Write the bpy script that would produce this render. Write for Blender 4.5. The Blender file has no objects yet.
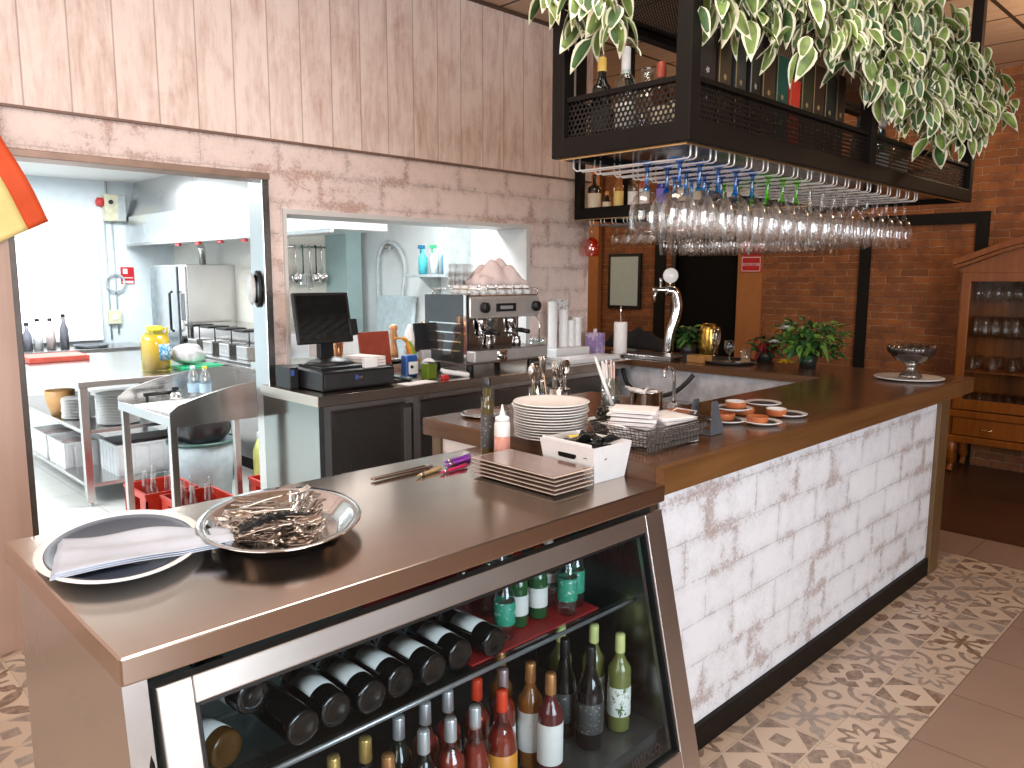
import bpy, bmesh, math, random
from mathutils import Vector, Matrix, Euler
PI = math.pi
sc = bpy.context.scene
COL = sc.collection
rnd = random.Random(7)
# ---------------------------------------------------------------- materials
def newmat(name):
    m = bpy.data.materials.new(name); m.use_nodes = True
    nt = m.node_tree; nt.nodes.clear()
    out = nt.nodes.new('ShaderNodeOutputMaterial')
    return m, nt, out
class N:
    """small wrapper for building node networks"""
    def __init__(s, nt): s.nt = nt
    def new(s, t, **kw):
        n = s.nt.nodes.new(t)
        for k, v in kw.items(): setattr(n, k, v)
        return n
    def link(s, a, b): s.nt.links.new(a, b)
    def put(s, sock, v):
        if isinstance(v, bpy.types.NodeSocket): s.link(v, sock)
        elif v is not None: sock.default_value = v
    def math(s, op, a, b=None, c=None, clamp=False):
        n = s.new('ShaderNodeMath', operation=op, use_clamp=clamp)
        s.put(n.inputs[0], a); s.put(n.inputs[1], b)
        if c is not None: s.put(n.inputs[2], c)
        return n.outputs[0]
    def pos(s):
        return s.new('ShaderNodeNewGeometry').outputs['Position']
    def obj(s):
        return s.new('ShaderNodeTexCoord').outputs['Object']
    def sep(s, v):
        n = s.new('ShaderNodeSeparateXYZ'); s.link(v, n.inputs[0]); return n.outputs
    def comb(s, x, y, z=0.0):
        n = s.new('ShaderNodeCombineXYZ'); s.put(n.inputs[0], x); s.put(n.inputs[1], y); s.put(n.inputs[2], z); return n.outputs[0]
    def scale(s, v, k):
        n = s.new('ShaderNodeVectorMath', operation='MULTIPLY'); s.link(v, n.inputs[0]); n.inputs[1].default_value = k if not isinstance(k, (int, float)) else (k, k, k); return n.outputs[0]
    def noise(s, v, sc_=5, det=4, rough=.55, dist=0):
        n = s.new('ShaderNodeTexNoise'); s.put(n.inputs['Vector'], v)
        n.inputs['Scale'].default_value = sc_; n.inputs['Detail'].default_value = det; n.inputs['Roughness'].default_value = rough; n.inputs['Distortion'].default_value = dist
        return n.outputs[0]
    def ramp(s, f, stops, interp='LINEAR'):
        n = s.new('ShaderNodeValToRGB'); s.put(n.inputs[0], f); cr = n.color_ramp; cr.interpolation = interp
        while len(cr.elements) < len(stops): cr.elements.new(.5)
        for e, (p, c) in zip(cr.elements, stops):
            e.position = p; e.color = (*c, 1) if not isinstance(c, (int, float)) else (c, c, c, 1)
        return n.outputs[0]
    def mix(s, f, a, b, blend='MIX'):
        n = s.new('ShaderNodeMix', data_type='RGBA', blend_type=blend)
        s.put(n.inputs[0], f)
        for i, v in ((6, a), (7, b)):
            if isinstance(v, (tuple, list)) and len(v) == 3: v = (*v, 1)
            s.put(n.inputs[i], v)
        return n.outputs[2]
    def bump(s, h, st=.3, d=.005):
        n = s.new('ShaderNodeBump'); s.put(n.inputs['Height'], h); n.inputs['Strength'].default_value = st; n.inputs['Distance'].default_value = d; return n.outputs[0]
    def pbsdf(s, out, col=None, rough=.5, metal=0, normal=None, **kw):
        p = s.new('ShaderNodeBsdfPrincipled')
        if isinstance(col, (tuple, list)) and len(col) == 3: col = (*col, 1)
        s.put(p.inputs['Base Color'], col); s.put(p.inputs['Roughness'], rough); s.put(p.inputs['Metallic'], metal)
        if normal is not None: s.link(normal, p.inputs['Normal'])
        for k, v in kw.items(): s.put(p.inputs[k.replace('_', ' ')], v)
        s.link(p.outputs[0], out.inputs[0]); return p
MC = {}
def mat(name, col, rough=.5, metal=0, var=.08, bump=0, bscale=60, **kw):
    """plain material with a slight procedural variation"""
    if name in MC: return MC[name]
    m, nt, out = newmat(name); n = N(nt)
    f = n.noise(n.obj(), 14, 3)
    c2 = tuple(max(0, c*(1-var*2)) for c in col); c1 = tuple(min(1, c*(1+var)) for c in col)
    c = n.ramp(f, [(.3, c2), (.7, c1)])
    nm = n.bump(n.noise(n.obj(), bscale, 3), bump, .002) if bump else None
    n.pbsdf(out, c, rough, metal, nm, **kw); MC[name] = m; return m
def thin_glass(name, tint=(.97, .98, .98), gl=.06, edge=.75, rough=.02, power=2.5):
    if name in MC: return MC[name]
    m, nt, out = newmat(name); n = N(nt)
    t = n.new('ShaderNodeBsdfTransparent'); t.inputs[0].default_value = (*tint, 1)
    g = n.new('ShaderNodeBsdfGlossy'); g.inputs['Roughness'].default_value = rough; g.inputs['Color'].default_value = (1, 1, 1, 1)
    lw = n.new('ShaderNodeLayerWeight'); lw.inputs[0].default_value = .5
    f = n.math('ADD', n.math('MULTIPLY', n.math('POWER', lw.outputs['Facing'], power), edge), gl, clamp=True)
    mx = n.new('ShaderNodeMixShader'); n.link(f, mx.inputs[0]); n.link(t.outputs[0], mx.inputs[1]); n.link(g.outputs[0], mx.inputs[2])
    n.link(mx.outputs[0], out.inputs[0]); MC[name] = m; return m
def steel(name, col=(.62, .61, .6), rough=.25, axis=0, amt=.06):
    if name in MC: return MC[name]
    m, nt, out = newmat(name); n = N(nt)
    k = [420, 420, 420]; k[axis] = 3
    g = n.noise(n.scale(n.obj(), tuple(k)), 1.0, 3)
    big = n.noise(n.obj(), 3.5, 3)
    r = n.math('ADD', n.math('MULTIPLY', g, amt), n.math('ADD', n.math('MULTIPLY', big, .12), rough-.09))
    c = n.mix(n.math('MULTIPLY', big, .45), col, tuple(x*.72 for x in col))
    n.pbsdf(out, c, r, 1.0, n.bump(g, .008, .0006)); MC[name] = m; return m
def emis(name, col, st):
    if name in MC: return MC[name]
    m, nt, out = newmat(name); e = nt.nodes.new('ShaderNodeEmission'); e.inputs[0].default_value = (*col, 1); e.inputs[1].default_value = st
    nt.links.new(e.outputs[0], out.inputs[0]); MC[name] = m; return m
def block_paper(name, ux, white, scuff=(.33, .2, .14), amount=.5, seed=0., row=.163, wid=.335, z0=0.):
    """white-washed block pattern with worn brown joints; ux = which world axis runs along the wall"""
    m, nt, out = newmat(name); n = N(nt)
    p = n.sep(n.pos()); u = p[ux]; v = n.comb(u, n.math('SUBTRACT', p[2], z0), 0)
    wob = n.noise(v, 9, 3); wv = n.new('ShaderNodeVectorMath', operation='ADD'); n.link(v, wv.inputs[0]); n.link(n.comb(n.math('MULTIPLY', n.math('SUBTRACT', wob, .5), .012), n.math('MULTIPLY', n.math('SUBTRACT', wob, .5), .012)), wv.inputs[1])
    def brick(ms, sm):
        b = n.new('ShaderNodeTexBrick', offset=.42, squash=1.0)
        n.link(wv.outputs[0], b.inputs['Vector']); b.inputs['Scale'].default_value = 1; b.inputs['Mortar Size'].default_value = ms
        b.inputs['Mortar Smooth'].default_value = sm; b.inputs['Brick Width'].default_value = wid; b.inputs['Row Height'].default_value = row
        b.inputs['Color1'].default_value = (.2, .2, .2, 1); b.inputs['Color2'].default_value = (.8, .8, .8, 1); b.inputs['Mortar'].default_value = (.5,)*3+(1,)
        return b
    b1 = brick(.0035, .4); b2 = brick(.05, 1.0)
    sv = n.comb(u, p[2], seed)
    patch = n.noise(sv, 2.6, 3, .6, .3); mid = n.noise(sv, 13, 4, .7, .5); fine = n.noise(sv, 70, 3, .8, .8)
    line = n.math('MULTIPLY', b1.outputs['Fac'], n.ramp(mid, [(.36, .15), (.58, 1.)]))
    v_ = n.math('ADD', n.math('ADD', n.math('MULTIPLY', patch, .55), n.math('MULTIPLY', mid, .45)), n.math('ADD', n.math('MULTIPLY', fine, .45), n.math('MULTIPLY', b2.outputs['Fac'], .13)))
    thr = .92-.1*amount
    mask = n.ramp(n.math('MULTIPLY', v_, .6), [(thr*.6, 0.), (thr*.6+.05, 1.)])
    wash = n.ramp(n.math('MULTIPLY', v_, .6), [(thr*.6-.1, 0.), (thr*.6+.05, .45)])
    tone = n.mix(n.math('MULTIPLY', b1.outputs['Color'], 1), white, tuple(c*.9 for c in white))
    cloud = n.mix(wash, tone, tuple(c*.55 for c in white))
    speck = n.noise(sv, 95, 3, .8); dark = n.mix(n.ramp(n.math('ADD', n.math('MULTIPLY', patch, .5), n.math('MULTIPLY', speck, .5)), [(.42, 0.), (.58, 1.)]), (.3, .28, .28), scuff)
    mask = n.math('MULTIPLY', mask, n.ramp(speck, [(.36, .15), (.56, 1.)]))
    allm = n.math('MAXIMUM', n.math('MULTIPLY', mask, .7), n.math('MULTIPLY', line, .62), clamp=True)
    col = n.mix(allm, cloud, dark)
    n.pbsdf(out, col, .55, 0, n.bump(n.math('SUBTRACT', 1.0, allm), .12, .002)); return m
def real_brick(name):
    m, nt, out = newmat(name); n = N(nt)
    p = n.sep(n.pos()); v = n.comb(p[1], p[2], 0)
    wob = n.noise(v, 14, 3); wv = n.new('ShaderNodeVectorMath', operation='ADD'); n.link(v, wv.inputs[0]); w = n.math('MULTIPLY', n.math('SUBTRACT', wob, .5), .034); n.link(n.comb(w, w), wv.inputs[1])
    b = n.new('ShaderNodeTexBrick', offset=.5); n.link(wv.outputs[0], b.inputs['Vector']); b.inputs['Scale'].default_value = 1
    b.inputs['Mortar Size'].default_value = .006; b.inputs['Mortar Smooth'].default_value = .7; b.inputs['Brick Width'].default_value = .25; b.inputs['Row Height'].default_value = .068
    b.inputs['Color1'].default_value = (.38, .13, .034, 1); b.inputs['Color2'].default_value = (.2, .07, .022, 1); b.inputs['Mortar'].default_value = (.5, .29, .17, 1)
    b.inputs['Bias'].default_value = -.1
    nn = n.noise(v, 5, 5, .7)
    c = n.mix(n.ramp(nn, [(.38, 0.), (.66, .8)]), b.outputs['Color'], (.14, .05, .025))
    h = n.math('ADD', n.math('SUBTRACT', 1, b.outputs['Fac']), n.math('MULTIPLY', n.noise(v, 60, 3), .4))
    n.pbsdf(out, c, .8, 0, n.bump(h, .8, .012)); return m
def planks(name, ux, base, dark, w=.192, x0=.95):
    m, nt, out = newmat(name); n = N(nt)
    p = n.sep(n.pos()); u = n.math('DIVIDE', n.math('SUBTRACT', p[ux], x0), w)
    fr = n.math('FRACT', n.math('ADD', u, 50)); idx = n.math('FLOOR', n.math('ADD', u, 50))
    v = n.comb(n.math('MULTIPLY', p[ux], 9), n.math('MULTIPLY', p[2], 1.3), n.math('MULTIPLY', idx, 3.7))
    v2 = n.comb(n.math('MULTIPLY', p[ux], 60), n.math('MULTIPLY', p[2], 6), idx)
    a = n.noise(v, 1.6, 6, .7, .4); g = n.noise(v2, 1, 4, .7)
    f = n.math('ADD', n.math('MULTIPLY', a, .75), n.math('MULTIPLY', g, .35))
    seam = n.math('GREATER_THAN', n.math('ABSOLUTE', n.math('SUBTRACT', fr, .5)), .482)
    bl = n.noise(n.comb(n.math('MULTIPLY', p[ux], 3.2), n.math('MULTIPLY', p[2], 1.6), idx), 1.5, 4, .7, .6); f = n.math('ADD', n.math('MULTIPLY', f, .6), n.math('MULTIPLY', bl, .45))
    c = n.ramp(f, [(.5, base), (.6, tuple(x*.6+y*.4 for x, y in zip(base, dark))), (.72, dark)])
    c = n.mix(n.math('MULTIPLY', seam, .6), c, tuple(x*.55 for x in dark))
    n.pbsdf(out, c, .55, 0, n.bump(n.math('SUBTRACT', f, n.math('MULTIPLY', seam, 1.5)), .12, .003)); return m
def wood(name, c1, c2, axis=0, rough=.3, k=1.0, coat=0.):
    if name in MC: return MC[name]
    m, nt, out = newmat(name); n = N(nt)
    s = [26*k, 26*k, 26*k]; s[axis] = 1.6*k
    a = n.noise(n.scale(n.obj(), tuple(s)), 1, 6, .65, .5); b = n.noise(n.obj(), 2.2, 3)
    f = n.math('ADD', n.math('MULTIPLY', a, .75), n.math('MULTIPLY', b, .3))
    n.pbsdf(out, n.ramp(f, [(.35, c2), (.72, c1)]), rough, 0, n.bump(a, .08, .002), Coat_Weight=coat, Coat_Roughness=.15); MC[name] = m; return m
def tile_floor(name, t, col, grout, gw=.004, x0=0., y0=0., rough=.4, ty=None, var=.12):
    m, nt, out = newmat(name); n = N(nt); ty = ty or t
    p = n.sep(n.pos()); u = n.math('DIVIDE', n.math('SUBTRACT', p[0], x0-20*t), t); v = n.math('DIVIDE', n.math('SUBTRACT', p[1], y0-20*ty), ty)
    eu = n.math('MULTIPLY', n.math('SUBTRACT', .5, n.math('ABSOLUTE', n.math('SUBTRACT', n.math('FRACT', u), .5))), t)
    ev = n.math('MULTIPLY', n.math('SUBTRACT', .5, n.math('ABSOLUTE', n.math('SUBTRACT', n.math('FRACT', v), .5))), ty)
    g = n.math('LESS_THAN', n.math('MINIMUM', eu, ev), gw)
    w = n.new('ShaderNodeTexWhiteNoise'); n.link(n.comb(n.math('FLOOR', u), n.math('FLOOR', v)), w.inputs[0])
    c = n.mix(w.outputs['Value'], col, tuple(x*(1-var) for x in col))
    c = n.mix(n.ramp(n.noise(n.pos(), 4, 5, .65), [(.35, 0.), (.8, .5)]), c, tuple(x*.75 for x in col))
    c = n.mix(g, c, grout)
    n.pbsdf(out, c, rough, 0, n.bump(n.math('SUBTRACT', 1, g), .3, .002)); return m
def patchwork(name):
    """encaustic patchwork tiles: each 22.5 cm tile picks one of seven folded motifs"""
    m, nt, out = newmat(name); n = N(nt); t = .225
    p = n.sep(n.pos()); U = n.math('DIVIDE', n.math('ADD', p[0], 20*t), t); V = n.math('DIVIDE', n.math('SUBTRACT', p[1], .872-20*t), t)
    w = n.new('ShaderNodeTexWhiteNoise'); n.link(n.comb(n.math('FLOOR', U), n.math('FLOOR', V)), w.inputs[0]); idf = w.outputs['Value']
    w2 = n.new('ShaderNodeTexWhiteNoise'); n.link(n.comb(n.math('FLOOR', V), n.math('FLOOR', U), 3.3), w2.inputs[0]); tone = w2.outputs['Value']
    a = n.math('ABSOLUTE', n.math('MULTIPLY', n.math('SUBTRACT', n.math('FRACT', U), .5), 2)); b = n.math('ABSOLUTE', n.math('MULTIPLY', n.math('SUBTRACT', n.math('FRACT', V), .5), 2))
    L = lambda x, y: n.math('LESS_THAN', x, y); G = lambda x, y: n.math('GREATER_THAN', x, y)
    mul = lambda x, y: n.math('MULTIPLY', x, y); mx = lambda x, y: n.math('MAXIMUM', x, y); mn = lambda x, y: n.math('MINIMUM', x, y)
    add = lambda x, y: n.math('ADD', x, y); sub = lambda x, y: n.math('SUBTRACT', x, y); ab = lambda x: n.math('ABSOLUTE', x)
    def dist(cx, cy):
        dx = sub(a, cx); dy = sub(b, cy); return n.math('SQRT', add(mul(dx, dx), mul(dy, dy)))
    r0 = dist(0, 0); rc = dist(1, 1); r1 = dist(1, 0); r2 = dist(0, 1)
    d = ab(sub(a, b)); s = add(a, b)
    ang = n.math('ARCTAN2', b, a); 
    p0 = mx(mul(L(ab(sub(s, .95)), .3), G(d, .25)), L(add(mul(a, a), b), .3))                    # arrows and centre star
    p1 = mx(mul(L(r1, .98), L(r2, .98)), L(rc, .2))                                                # petals on the diagonals
    p2 = mx(mx(L(ab(sub(rc, .7)), .1), L(ab(sub(r0, .25)), .09)), mul(L(d, .12), G(s, 1.5)))     # rings
    p3 = mx(mul(G(s, 1.0), L(mx(a, b), .92)), L(mx(a, b), .28))                                   # corner triangles
    p4 = mx(mx(L(d, .14), mul(L(mn(a, b), .09), L(mx(a, b), .8))), L(dist(.62, .62), .26))        # cross with buds
    p5 = L(ab(sub(r0, add(.62, mul(.2, n.math('COSINE', mul(ang, 8)))))), .15)                    # scalloped rosette
    p6 = mul(G(mx(mul(a, .45), mul(b, 1.0)), sub(.9, mul(a, 1.0))), L(add(mul(b, .6), a), 1.15))  # kite shapes
    sel = p6
    for i, q in enumerate((p0, p1, p2, p3, p4, p5)):
        hit = mul(G(idf, i/7), L(idf, (i+1)/7)); sel = add(mul(sel, sub(1, hit)), mul(q, hit))
    dark = n.mix(tone, (.15, .085, .05), (.27, .23, .2)); light = n.mix(tone, (.56, .44, .34), (.48, .37, .28))
    wear = n.ramp(n.noise(n.pos(), 30, 4, .7), [(.35, .55), (.6, 1.)])
    c = n.mix(mul(sel, wear), light, dark)
    fine = mul(L(rc, .5), L(ab(sub(n.math('FRACT', mul(rc, 6)), .5)), .16)); c = n.mix(mul(mul(fine, .35), L(ab(sub(tone, .5)), .22)), c, (.3, .24, .19))
    e = mx(a, b); c = n.mix(mul(G(e, .985), .5), c, (.25, .19, .15))
    n.pbsdf(out, c, .33); return m
def hexmesh(name, ax, pitch=.019, r=.0068, col=(.008, .006, .005)):
    m, nt, out = newmat(name); n = N(nt); p = n.sep(n.pos()); u = p[ax]; v = p[2]
    a = pitch; bq = pitch*1.732
    def d(ou, ov):
        x = n.math('MULTIPLY', n.math('SUBTRACT', n.math('FRACT', n.math('ADD', n.math('DIVIDE', u, a), 100+ou)), .5), a)
        y = n.math('MULTIPLY', n.math('SUBTRACT', n.math('FRACT', n.math('ADD', n.math('DIVIDE', v, bq), 100+ov)), .5), bq)
        return n.math('SQRT', n.math('ADD', n.math('MULTIPLY', x, x), n.math('MULTIPLY', y, y)))
    hole = n.math('LESS_THAN', n.math('MINIMUM', d(0, 0), d(.5, .5)), r)
    pb = n.pbsdf(out, col, .45, 0, Specular_IOR_Level=.3)
    t = n.new('ShaderNodeBsdfTransparent'); mx = n.new('ShaderNodeMixShader'); n.link(hole, mx.inputs[0]); n.link(pb.outputs[0], mx.inputs[1]); n.link(t.outputs[0], mx.inputs[2]); n.link(mx.outputs[0], out.inputs[0]); return m

STX = steel('brushed_steel_x', axis=0); STY = steel('brushed_steel_y', axis=1); STZ = steel('brushed_steel_z', axis=2)
CHROME = steel('polished_steel', (.75, .74, .73), .1, 0, .04)
TOPST = steel('worktop_steel_warm_reflection', (.6, .5, .425), .2, 0, .04)  # brown reflection of the warm wall put into the steel colour
CUT = steel('cutlery_steel', (.58, .52, .47), .2, 0, .04)
BLK = mat('black_painted_steel', (.007, .005, .004), .5, 0, Specular_IOR_Level=.15)
BLKP = mat('black_plastic', (.012, .012, .013), .4, Specular_IOR_Level=.35)
GLASS = thin_glass('clear_glass')
GLASSH = thin_glass('glassware_glass', (.97, .97, .97), .06, .85, .012, 2.2)
PANE = thin_glass('pane_glass', (.9, .95, .97), .012, .5, .01, 4.5)
BLUEG = thin_glass('blue_glass', (.05, .5, .95), .08, .25); GREENG = thin_glass('lime_glass', (.4, .9, .2), .08, .25)
PORC = mat('white_porcelain', (.84, .8, .77), .18, var=.02); PORCW = mat('bright_porcelain', (.86, .86, .85), .2, var=.02)
WHT = mat('white_plastic', (.84, .84, .85), .35, var=.02)
WOODT = wood('dark_bar_wood', (.16, .075, .035), (.06, .027, .013), 0, .22, 1, .3)
WOODY = wood('dark_bar_wood_side', (.16, .075, .035), (.06, .027, .013), 1, .22, 1, .3)
WOODF = wood('bar_wood_edge', (.2, .095, .032), (.11, .047, .015), 0, .32)
WOODG = wood('bar_wood_post', (.16, .095, .04), (.09, .05, .02), 2, .4)
WOODC = wood('cabinet_wood', (.3, .09, .008), (.15, .038, .003), 2, .35, 1, .1)
TERRA = mat('glazed_terracotta', (.5, .15, .055), .25, var=.1)
PAPER = mat('white_paper', (.87, .83, .82), .75, var=.02)

# ---------------------------------------------------------------- mesh builder
class MB:
    def __init__(s): s.bm = bmesh.new()
    def _f(s, fs, mi, smooth):
        for f in fs: f.material_index = mi; f.smooth = smooth
    def box(s, x0, x1, y0, y1, z0, z1, mi=0, M=None):
        vs = [s.bm.verts.new((x, y, z)) for x in (x0, x1) for y in (y0, y1) for z in (z0, z1)]
        fs = [s.bm.faces.new([vs[i] for i in q]) for q in ((0, 1, 3, 2), (4, 6, 7, 5), (0, 4, 5, 1), (2, 3, 7, 6), (0, 2, 6, 4), (1, 5, 7, 3))]
        s._f(fs, mi, False)
        if M is not None:
            for v in vs: v.co = M @ v.co
        return s
    def bbox(s, x0, x1, y0, y1, z0, z1, r=.004, mi=0, M=None, seg=2):
        b = bmesh.new(); vs = [b.verts.new((x, y, z)) for x in (x0, x1) for y in (y0, y1) for z in (z0, z1)]
        for q in ((0, 1, 3, 2), (4, 6, 7, 5), (0, 4, 5, 1), (2, 3, 7, 6), (0, 2, 6, 4), (1, 5, 7, 3)): b.faces.new([vs[i] for i in q])
        bmesh.ops.bevel(b, geom=b.edges[:], offset=r, segments=seg, affect='EDGES', profile=.5)
        return s.merge(b, mi, False, M)
    def merge(s, b, mi=0, smooth=False, M=None):
        mp = {}
        for v in b.verts: mp[v] = s.bm.verts.new(M @ v.co if M is not None else v.co)
        for f in b.faces:
            try: g = s.bm.faces.new([mp[v] for v in f.verts]); g.material_index = mi; g.smooth = smooth or f.smooth
            except ValueError: pass
        b.free(); return s
    def lathe(s, prof, seg=24, c=(0, 0, 0), mi=0, M=None, sx=1., sy=1., smooth=True):
        rings = []
        for r, z in prof:
            if r < 1e-6: rings.append([s.bm.verts.new((c[0], c[1], c[2]+z))])
            else: rings.append([s.bm.verts.new((c[0]+r*sx*math.cos(2*PI*i/seg), c[1]+r*sy*math.sin(2*PI*i/seg), c[2]+z)) for i in range(seg)])
        fs = []
        for A, B in zip(rings, rings[1:]):
            for i in range(seg):
                j = (i+1) % seg
                if len(A) == 1 and len(B) == 1: continue
                if len(A) == 1: fs.append(s.bm.faces.new((A[0], B[i], B[j])))
                elif len(B) == 1: fs.append(s.bm.faces.new((A[j], A[i], B[0])))
                else: fs.append(s.bm.faces.new((A[j], A[i], B[i], B[j])))
        s._f(fs, mi, smooth)
        if M is not None:
            for R in rings:
                for v in R: v.co = M @ v.co
        return s
    def tube(s, pts, r, seg=8, mi=0, closed=False, caps=True):
        pts = [Vector(p) for p in pts]; n = len(pts); rr = r if isinstance(r, (list, tuple)) else [r]*n; rings = []; prev = None
        for i, p in enumerate(pts):
            a = pts[(i-1) % n] if (closed or i > 0) else p; b = pts[(i+1) % n] if (closed or i < n-1) else p
            t = (b-a); t = t.normalized() if t.length > 1e-9 else Vector((0, 0, 1))
            ref = prev if prev is not None else (Vector((0, 0, 1)) if abs(t.z) < .9 else Vector((1, 0, 0)))
            u = (ref - t*ref.dot(t)); u = u.normalized() if u.length > 1e-6 else t.orthogonal().normalized()
            prev = u; w = t.cross(u)
            rings.append([s.bm.verts.new(p+(u*math.cos(2*PI*k/seg)+w*math.sin(2*PI*k/seg))*rr[i]) for k in range(seg)])
        fs = []
        for i in range(n if closed else n-1):
            A = rings[i]; B = rings[(i+1) % n]
            for k in range(seg): fs.append(s.bm.faces.new((A[k], A[(k+1) % seg], B[(k+1) % seg], B[k])))
        s._f(fs, mi, True)
        if caps and not closed: s._f([s.bm.faces.new(rings[0][::-1]), s.bm.faces.new(rings[-1])], mi, False)
        return s
    def prism(s, poly, z0, z1, mi=0, M=None, smooth=False):
        """poly in xy extruded z0..z1, then transformed"""
        A = [s.bm.verts.new((x, y, z0)) for x, y in poly]; B = [s.bm.verts.new((x, y, z1)) for x, y in poly]; n = len(poly)
        fs = [s.bm.faces.new(A[::-1]), s.bm.faces.new(B)]; sd = [s.bm.faces.new((A[i], A[(i+1) % n], B[(i+1) % n], B[i])) for i in range(n)]
        s._f(fs, mi, False); s._f(sd, mi, smooth)
        if M is not None:
            for v in A+B: v.co = M @ v.co
        return s
    def cyl(s, c, r, h, seg=20, mi=0, M=None, r2=None):
        r2 = r if r2 is None else r2
        return s.lathe([(0, 0), (r, 0), (r2, h), (0, h)], seg, c, mi, M, smooth=False) if seg < 9 else s._cyl(c, r, r2, h, seg, mi, M)
    def _cyl(s, c, r, r2, h, seg, mi, M):
        e = min(r, h)*.08
        return s.lathe([(0, 0), (r-e, 0), (r, e), (r2, h-e), (r2-e, h), (0, h)], seg, c, mi, M)
    def grid(s, f, nu, nv, mi=0, thick=0.):
        vs = [[s.bm.verts.new(f(i/nu, j/nv)) for j in range(nv+1)] for i in range(nu+1)]
        fs = [s.bm.faces.new((vs[i][j], vs[i+1][j], vs[i+1][j+1], vs[i][j+1])) for i in range(nu) for j in range(nv)]
        s._f(fs, mi, True)
        if thick:
            bmesh.ops.recalc_face_normals(s.bm, faces=fs)
            bmesh.ops.solidify(s.bm, geom=fs, thickness=thick)
            for f_ in s.bm.faces: f_.smooth = True
        return s
    def build(s, name, mats, parent=None):
        bmesh.ops.recalc_face_normals(s.bm, faces=s.bm.faces[:])
        me = bpy.data.meshes.new(name); s.bm.to_mesh(me); s.bm.free()
        for m in (mats if isinstance(mats, (list, tuple)) else [mats]): me.materials.append(m)
        o = bpy.data.objects.new(name, me); COL.objects.link(o)
        if parent is not None: o.parent = parent
        return o
def T(x=0, y=0, z=0, rx=0, ry=0, rz=0, s=1.): return Matrix.Translation((x, y, z)) @ Euler((rx, ry, rz)).to_matrix().to_4x4() @ Matrix.Scale(s, 4)
def tag(o, label=None, cat=None, group=None, kind=None):
    if label: o['label'] = label
    if cat: o['category'] = cat
    if group: o['group'] = group
    if kind: o['kind'] = kind
    return o
def thing(name, label, cat, loc=(0, 0, 0), rz=0, group=None):
    o = bpy.data.objects.new(name, None); o.empty_display_size = .1; COL.objects.link(o); o.location = loc; o.rotation_euler = (0, 0, rz)
    return tag(o, label, cat, group)
def dup(root, loc=None, rot=None, label=None, group=None, scale=None, mats=None):
    def cp(o, parent):
        c = o.copy(); COL.objects.link(c); c.parent = parent
        if mats and o.type == 'MESH' and o.name.split('.')[0] in mats:
            c.data = mesh_with(o.data, mats[o.name.split('.')[0]])
        for ch in o.children: cp(ch, c)
        return c
    c = cp(root, root.parent)
    if loc is not None: c.location = loc
    if rot is not None: c.rotation_euler = rot
    if scale is not None: c.scale = scale if isinstance(scale, (tuple, list)) else (scale,)*3
    return tag(c, label, None, group)
_mw = {}
def mesh_with(me, m):
    k = (me.name, m.name)
    if k not in _mw:
        n = me.copy(); n.materials.clear(); n.materials.append(m); _mw[k] = n
    return _mw[k]
def struct(name, mb, m, parent=None):
    o = mb.build(name, m, parent)
    if parent is None: o['kind'] = 'structure'
    return o
def text(name, body, size, m, parent, M, ext=.0006):
    cu = bpy.data.curves.new(name+'_curve', 'FONT'); cu.body = body; cu.size = size; cu.extrude = ext; cu.align_x = 'CENTER'; cu.align_y = 'CENTER'
    t = bpy.data.objects.new(name+'_tmp', cu); COL.objects.link(t); bpy.context.view_layer.update()
    me = bpy.data.meshes.new_from_object(t.evaluated_get(bpy.context.evaluated_depsgraph_get())); bpy.data.objects.remove(t)
    me.transform(M); me.materials.clear(); me.materials.append(m)
    o = bpy.data.objects.new(name, me); COL.objects.link(o)
    if parent is not None: o.parent = parent
    return o
# ================================================================ SETTING
HC = 3.47
PAPW = block_paper('whitewashed_block_paper_wall_warm_lit', 0, (.86, .7, .64), (.4, .19, .13), 1.1, 1.3, .166, .43, .097)  # same paper as the bar; pink of the warm light put into its base
PAPB = block_paper('whitewashed_block_paper_bar', 0, (.88, .91, .97), (.33, .2, .16), .8, 4.7, .157, .335, .02)
PAPE = block_paper('whitewashed_block_paper_bar_end', 1, (.86, .8, .77), (.36, .17, .12), .6, 9.1, .157, .335, .02)
PLK = planks('pink_washed_planks', 0, (.84, .7, .635), (.52, .33, .27))
PLKJ = wood('pink_washed_panel', (.56, .4, .34), (.42, .28, .22), 2, .5, .25)
BRK = real_brick('orange_brown_brick')
KW = mat('kitchen_pale_blue_paint', (.74, .84, .9), .6, var=.02)
KC = mat('kitchen_cream_tile', (.88, .85, .76), .35, var=.02)
ORG = mat('orange_paint', (.42, .16, .045), .6, var=.05)
BEI = mat('beige_paint', (.5, .45, .42), .7, var=.04)

def ceil_mat():
    m, nt, out = newmat('tan_ceiling_boards'); n = N(nt); p = n.sep(n.pos())
    def seam(u, x0, w, g): 
        f = n.math('FRACT', n.math('DIVIDE', n.math('SUBTRACT', u, x0-20*w), w)); return n.math('GREATER_THAN', n.math('ABSOLUTE', n.math('SUBTRACT', f, .5)), .5-g/w/2)
    s = n.math('MAXIMUM', seam(p[0], 3.785, .6565, .022), seam(p[1], 1.63, 2.36, .03))
    g = n.noise(n.comb(n.math('MULTIPLY', p[0], 14), n.math('MULTIPLY', p[1], 2.2)), 1.5, 5, .6)
    c = n.ramp(g, [(.35, (.6, .42, .3)), (.7, (.72, .53, .4))]); c = n.mix(s, c, (.05, .03, .02))
    n.pbsdf(out, c, .6); return m
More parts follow.
